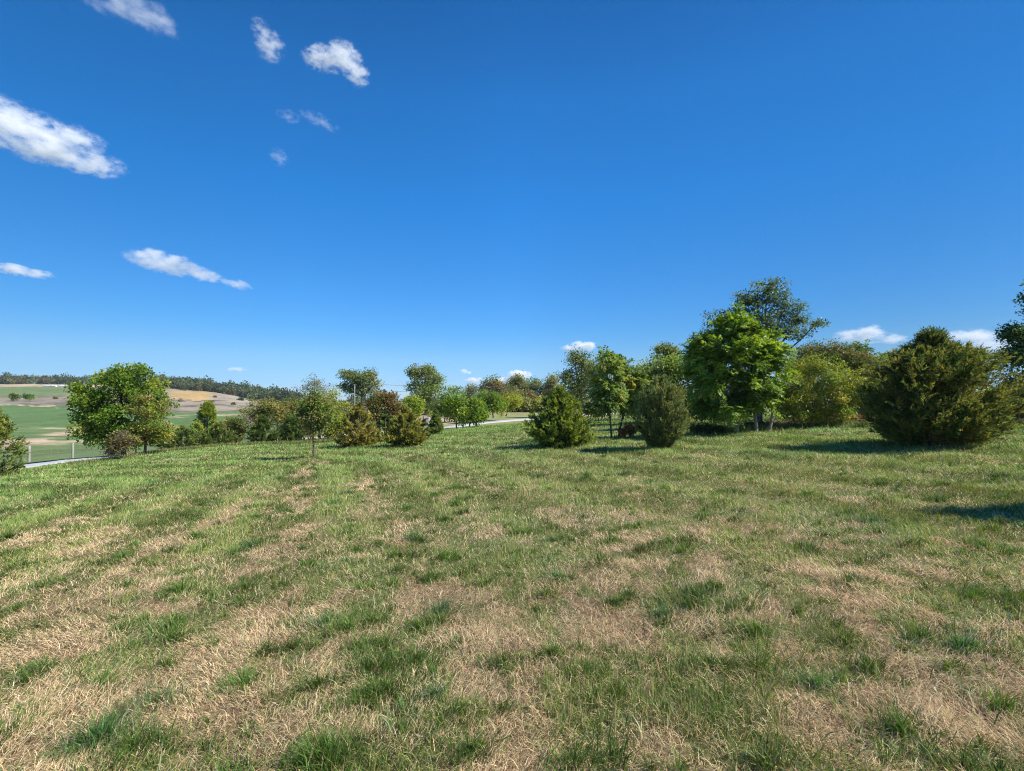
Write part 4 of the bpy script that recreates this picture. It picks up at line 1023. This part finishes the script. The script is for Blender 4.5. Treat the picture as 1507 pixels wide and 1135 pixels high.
    out_.append(blades(x, y, l_ * rng.uniform(0.5, 1.5, n_), np.maximum(0.006, 0.0009 * np.hypot(x, y)) * rng.uniform(0.6, 1.4, n_), np.abs(rng.normal(0.2, 0.25, n_)).clip(0, 1.2), c, None, 0.7))
    # broad coarse blades lying across the foreground
    x, y = grass_points(4200, 1.2, 9, 1.3)
    n_ = len(x)
    c = palette([(2, (0.12, 0.2, 0.07)), (2, (0.28, 0.33, 0.18)), (1, (0.08, 0.17, 0.05))], n_, 0.2)
    out_.append(blades(x, y, rng.uniform(0.07, 0.19, n_), rng.uniform(0.004, 0.008, n_), rng.uniform(0.5, 1.3, n_), c, None, 0.5))
    return out_

def build_dry():
    out_ = []
    x, y = grass_points(950000, 1.15, 30, 1.72)
    g = green_share(x, y)
    x, y = keep_pts(x, y, (1.0 - 0.6 * sstep(0.35, 0.85, g)) * (1 - 0.35 * sstep(8, 16, np.hypot(x, y))))
    n_ = len(x); R = np.hypot(x, y)
    L = rng.uniform(0.025, 0.09, n_) * (1 + 0.4 * sstep(6, 16, R))
    Wd = np.maximum(0.0020 * rng.uniform(0.6, 1.6, n_), 0.00065 * R)
    c = palette(PAL_STRAW, n_, 0.18)
    tone = (0.8 + 0.4 * fbm(x * 1.3 + 15, y * 1.3, 171, 4))[:, None]
    c = c * tone
    flow = fbm(x * 1.1, y * 1.1, 166, 2) * 12.6
    head = np.where(rng.random(n_) < 0.45, flow + rng.normal(0, 0.5, n_), rng.random(n_) * 6.283)
    lean = rng.normal(1.25, 0.28, n_).clip(0.1, 1.52)
    o_ = blades(x, y, L, Wd, lean, c, head, 0.35)
    lift = (np.abs(rng.normal(0, 0.014, n_)) + 0.03 * sstep(0.55, 0.8, fbm(x * 2.2, y * 2.2, 181, 3)))
    V = o_[0].reshape(n_, 5, 3); V[:, :, 2] += lift[:, None]
    out_.append((V.reshape(-1, 3),) + o_[1:])
    return out_

def join(parts):
    V, F, S, C, off = [], [], [], [], 0
    for v, f, s_, c in parts:
        V.append(v); F.append(f + off); S.append(s_); C.append(c); off += len(v)
    return np.concatenate(V), np.concatenate(F), np.concatenate(S), np.concatenate(C)
V, F, S, C = join(build_live())
tag(mesh_obj('lawn_grass', V, F, S, M_GRASS, None, C.clip(0.003, 1)), 'green meadow grass and tussocks growing all over the mown lawn', 'grass', kind='stuff')
V, F, S, C = join(build_dry())
tag(mesh_obj('dry_grass', V, F, S, M_STRAW, None, C.clip(0.003, 1)), 'straw-coloured dead grass lying matted between the green grass', 'dry grass', kind='stuff')

# ------------------------------------------------------------------ clouds: real volumes of scattering vapour high above the land
def cloud(label, Y, lobes, seed, dens=1.0, nscale=2.2, cut=0.5, group=None):
    """lobes: px, row, rx, ry, tilt (degrees, clockwise in the photo)"""
    cs = np.array([np.array(at(l_[0], l_[1], Y)) for l_ in lobes])
    sz = np.array([[l_[2] / F0 * Y, (l_[2] + l_[3]) * 0.45 / F0 * Y, l_[3] / F0 * Y] for l_ in lobes])
    C0 = cs.mean(0)
    U = sz.max()                                     # object unit: size of the largest lobe
    bm = bmesh.new()
    ico = bmesh.new(); bmesh.ops.create_icosphere(ico, subdivisions=2, radius=1.0)
    base = np.array([v.co[:] for v in ico.verts]); ico.free()
    for c, s_, l_ in zip(cs, sz, lobes):
        a_ = math.radians(l_[4] if len(l_) > 4 else 0)
        R_ = np.array(Matrix.Rotation(a_, 3, 'Y'))
        for v in base: bm.verts.new(((c - C0) + R_ @ (v * s_ * 1.12)) / U)
    res = bmesh.ops.convex_hull(bm, input=bm.verts[:])
    bmesh.ops.delete(bm, geom=list({g for g in res['geom_interior'] + res['geom_unused'] if isinstance(g, bmesh.types.BMVert)}), context='VERTS')
    me = bpy.data.meshes.new('cloud'); bm.to_mesh(me); bm.free()
    o = bpy.data.objects.new('cloud', me); COL.objects.link(o)
    o.location = C0; o.scale = (U, U, U)
    m, n, l, out = new_mat('cloud_vapour')
    tc = n.new('ShaderNodeTexCoord')
    nz = n.new('ShaderNodeTexNoise'); nz.inputs['Scale'].default_value = nscale; nz.inputs['Detail'].default_value = 6; nz.inputs['Roughness'].default_value = 0.66
    mp = n.new('ShaderNodeMapping'); mp.inputs['Location'].default_value = (seed * 3.1, seed * 1.7, 0); mp.inputs['Scale'].default_value = (1, 1, 1.7)
    l.new(tc.outputs['Object'], mp.inputs[0]); l.new(mp.outputs[0], nz.inputs['Vector'])
    prev = None
    for c, s_, l_ in zip(cs, sz, lobes):
        a_ = math.radians(l_[4] if len(l_) > 4 else 0)
        p1 = n.new('ShaderNodeVectorMath'); p1.operation = 'SUBTRACT'; p1.inputs[1].default_value = tuple((c - C0) / U)
        p2 = n.new('ShaderNodeVectorRotate'); p2.rotation_type = 'Y_AXIS'; p2.inputs['Angle'].default_value = -a_
        p3 = n.new('ShaderNodeVectorMath'); p3.operation = 'DIVIDE'; p3.inputs[1].default_value = tuple(s_ / U)
        p4 = n.new('ShaderNodeVectorMath'); p4.operation = 'LENGTH'
        p5 = n.new('ShaderNodeMath'); p5.operation = 'SUBTRACT'; p5.inputs[0].default_value = 1.0
        l.new(tc.outputs['Object'], p1.inputs[0]); l.new(p1.outputs[0], p2.inputs['Vector']); l.new(p2.outputs[0], p3.inputs[0])
        l.new(p3.outputs[0], p4.inputs[0]); l.new(p4.outputs['Value'], p5.inputs[1])
        if prev is None: prev = p5.outputs[0]
        else:
            mxm = n.new('ShaderNodeMath'); mxm.operation = 'SMOOTH_MAX'; mxm.inputs[2].default_value = 0.15
            l.new(prev, mxm.inputs[0]); l.new(p5.outputs[0], mxm.inputs[1]); prev = mxm.outputs[0]
    # body = lobe falloff + k * (noise - cut)
    s1 = n.new('ShaderNodeMath'); s1.operation = 'SUBTRACT'; s1.inputs[1].default_value = cut
    s2 = n.new('ShaderNodeMath'); s2.operation = 'MULTIPLY_ADD'; s2.inputs[1].default_value = 4.6
    s3 = n.new('ShaderNodeMapRange'); s3.inputs[1].default_value = 0.25; s3.inputs[2].default_value = 1.0; s3.inputs[3].default_value = 0; s3.inputs[4].default_value = 1
    s4 = n.new('ShaderNodeMath'); s4.operation = 'MULTIPLY'; s4.inputs[1].default_value = 5.0 * dens / U
    edge = n.new('ShaderNodeMapRange'); edge.inputs[1].default_value = -0.08; edge.inputs[2].default_value = 0.12
    e2 = n.new('ShaderNodeMath'); e2.operation = 'MULTIPLY'
    l.new(nz.outputs['Fac'], s1.inputs[0]); l.new(s1.outputs[0], s2.inputs[0]); l.new(prev, s2.inputs[2])
    l.new(s2.outputs[0], s3.inputs[0]); l.new(prev, edge.inputs[0]); l.new(s3.outputs[0], e2.inputs[0]); l.new(edge.outputs[0], e2.inputs[1])
    l.new(e2.outputs[0], s4.inputs[0])
    v = n.new('ShaderNodeVolumeScatter'); v.inputs['Color'].default_value = (0.995, 0.997, 1, 1); v.inputs['Anisotropy'].default_value = 0.0
    l.new(s4.outputs[0], v.inputs['Density']); l.new(v.outputs[0], out.inputs['Volume'])
    me.materials.append(m)
    return tag(o, label, 'cloud', group)
CG = 'small fair-weather clouds'
cloud('large white arrow-shaped cloud at the left edge, the biggest one', 1500, [(10, 182, 56, 38, 18), (60, 200, 60, 32, 14), (112, 206, 44, 20, 8), (70, 222, 64, 20, 6), (134, 241, 52, 17, 3)], 1, 0.6, nscale=3.0, cut=0.485)
cloud('wispy cloud cut by the top edge on the left', 1500, [(170, 5, 60, 16, 14), (215, 18, 46, 26, 30), (248, 38, 24, 14, 45)], 2, 0.2, nscale=2.6, cut=0.5)
cloud('faint ragged puff left of the bright curled cloud', 1500, [(396, 66, 24, 24, 30), (384, 42, 16, 14, 40)], 3, 0.2, nscale=1.6, cut=0.51)
cloud('small bright cloud with a curled top, near the top of the sky', 1500, [(478, 87, 34, 17, 4), (505, 84, 30, 22, 20), (524, 108, 22, 18, 30)], 4, 0.45, nscale=2.6, cut=0.48)
cloud('thin wisp below the bright curled cloud', 1500, [(424, 171, 20, 9, 8), (470, 178, 34, 9, 24)], 5, 0.12, nscale=3, cut=0.5)
cloud('barely visible wisp, lowest of the wisps near the upper left', 1500, [(411, 232, 16, 14, 40)], 6, 0.055, nscale=1.8, cut=0.5)
cloud('long flat white cloud low over the hills on the left', 1700, [(240, 386, 56, 17, 10), (290, 402, 46, 11, 8), (345, 417, 26, 8, 16)], 7, 0.5, nscale=2.8, cut=0.475)
cloud('narrow white streak of cloud low at the left edge', 1700, [(20, 397, 36, 9, 8), (58, 404, 22, 7, 4)], 8, 0.5, nscale=2.6, cut=0.48)
cloud('small domed cloud above the tall dark oak', 4000, [(858, 510, 22, 9, 0), (836, 512, 12, 5, 0)], 9, 0.9, nscale=1.6, cut=0.46)
cloud('small round-topped cloud behind the pale tree of the far wood', 4500, [(765, 552, 18, 9, 0), (742, 560, 18, 6, 0)], 10, 1.0, nscale=1.5, cut=0.45)
cloud('white cloud bank low above the domed shrub on the right', 4000, [(1268, 495, 42, 12, 0), (1282, 484, 20, 7, -4), (1310, 499, 30, 8, 0)], 11, 0.5, nscale=2.4, cut=0.47)
cloud('low cloud bank between the largest cedar and the right edge', 4000, [(1432, 495, 42, 12, 0), (1450, 508, 46, 12, 0)], 12, 0.5, nscale=2.2, cut=0.47)
cloud('tiny flat cloud low over the ridge wood', 4500, [(350, 544, 16, 4, 0)], 13, 0.3, nscale=1.5, cut=0.46)
cloud('tiny puff low in the sky right of the ragged double-topped tree', 4500, [(686, 547, 9, 5, 0), (700, 560, 18, 5, 0)], 14, 0.6, nscale=1.5, cut=0.46)

# ------------------------------------------------------------------ thin autumn haze: one closed box of even air round the whole land
HB = (-6500, 6500, -6500, 6500, float(gz.min()) - 1.0, 46.0)
xs, ys, zs = HB[0:2], HB[2:4], HB[4:6]
V = [(x, y, z) for x in xs for y in ys for z in zs]
F = [(0, 1, 3, 2), (4, 6, 7, 5), (0, 4, 5, 1), (2, 3, 7, 6), (0, 2, 6, 4), (1, 5, 7, 3)]
m, n, l, out = new_mat('haze')
pv = n.new('ShaderNodeVolumePrincipled')
pv.inputs['Color'].default_value = (0.74, 0.86, 1.0, 1)
pv.inputs['Density'].default_value = 0.00012
pv.inputs['Anisotropy'].default_value = 0.2
l.new(pv.outputs[0], out.inputs['Volume'])
tag(mesh_obj('haze', V, np.array(F).ravel(), [4] * 6, m), kind='stuff')
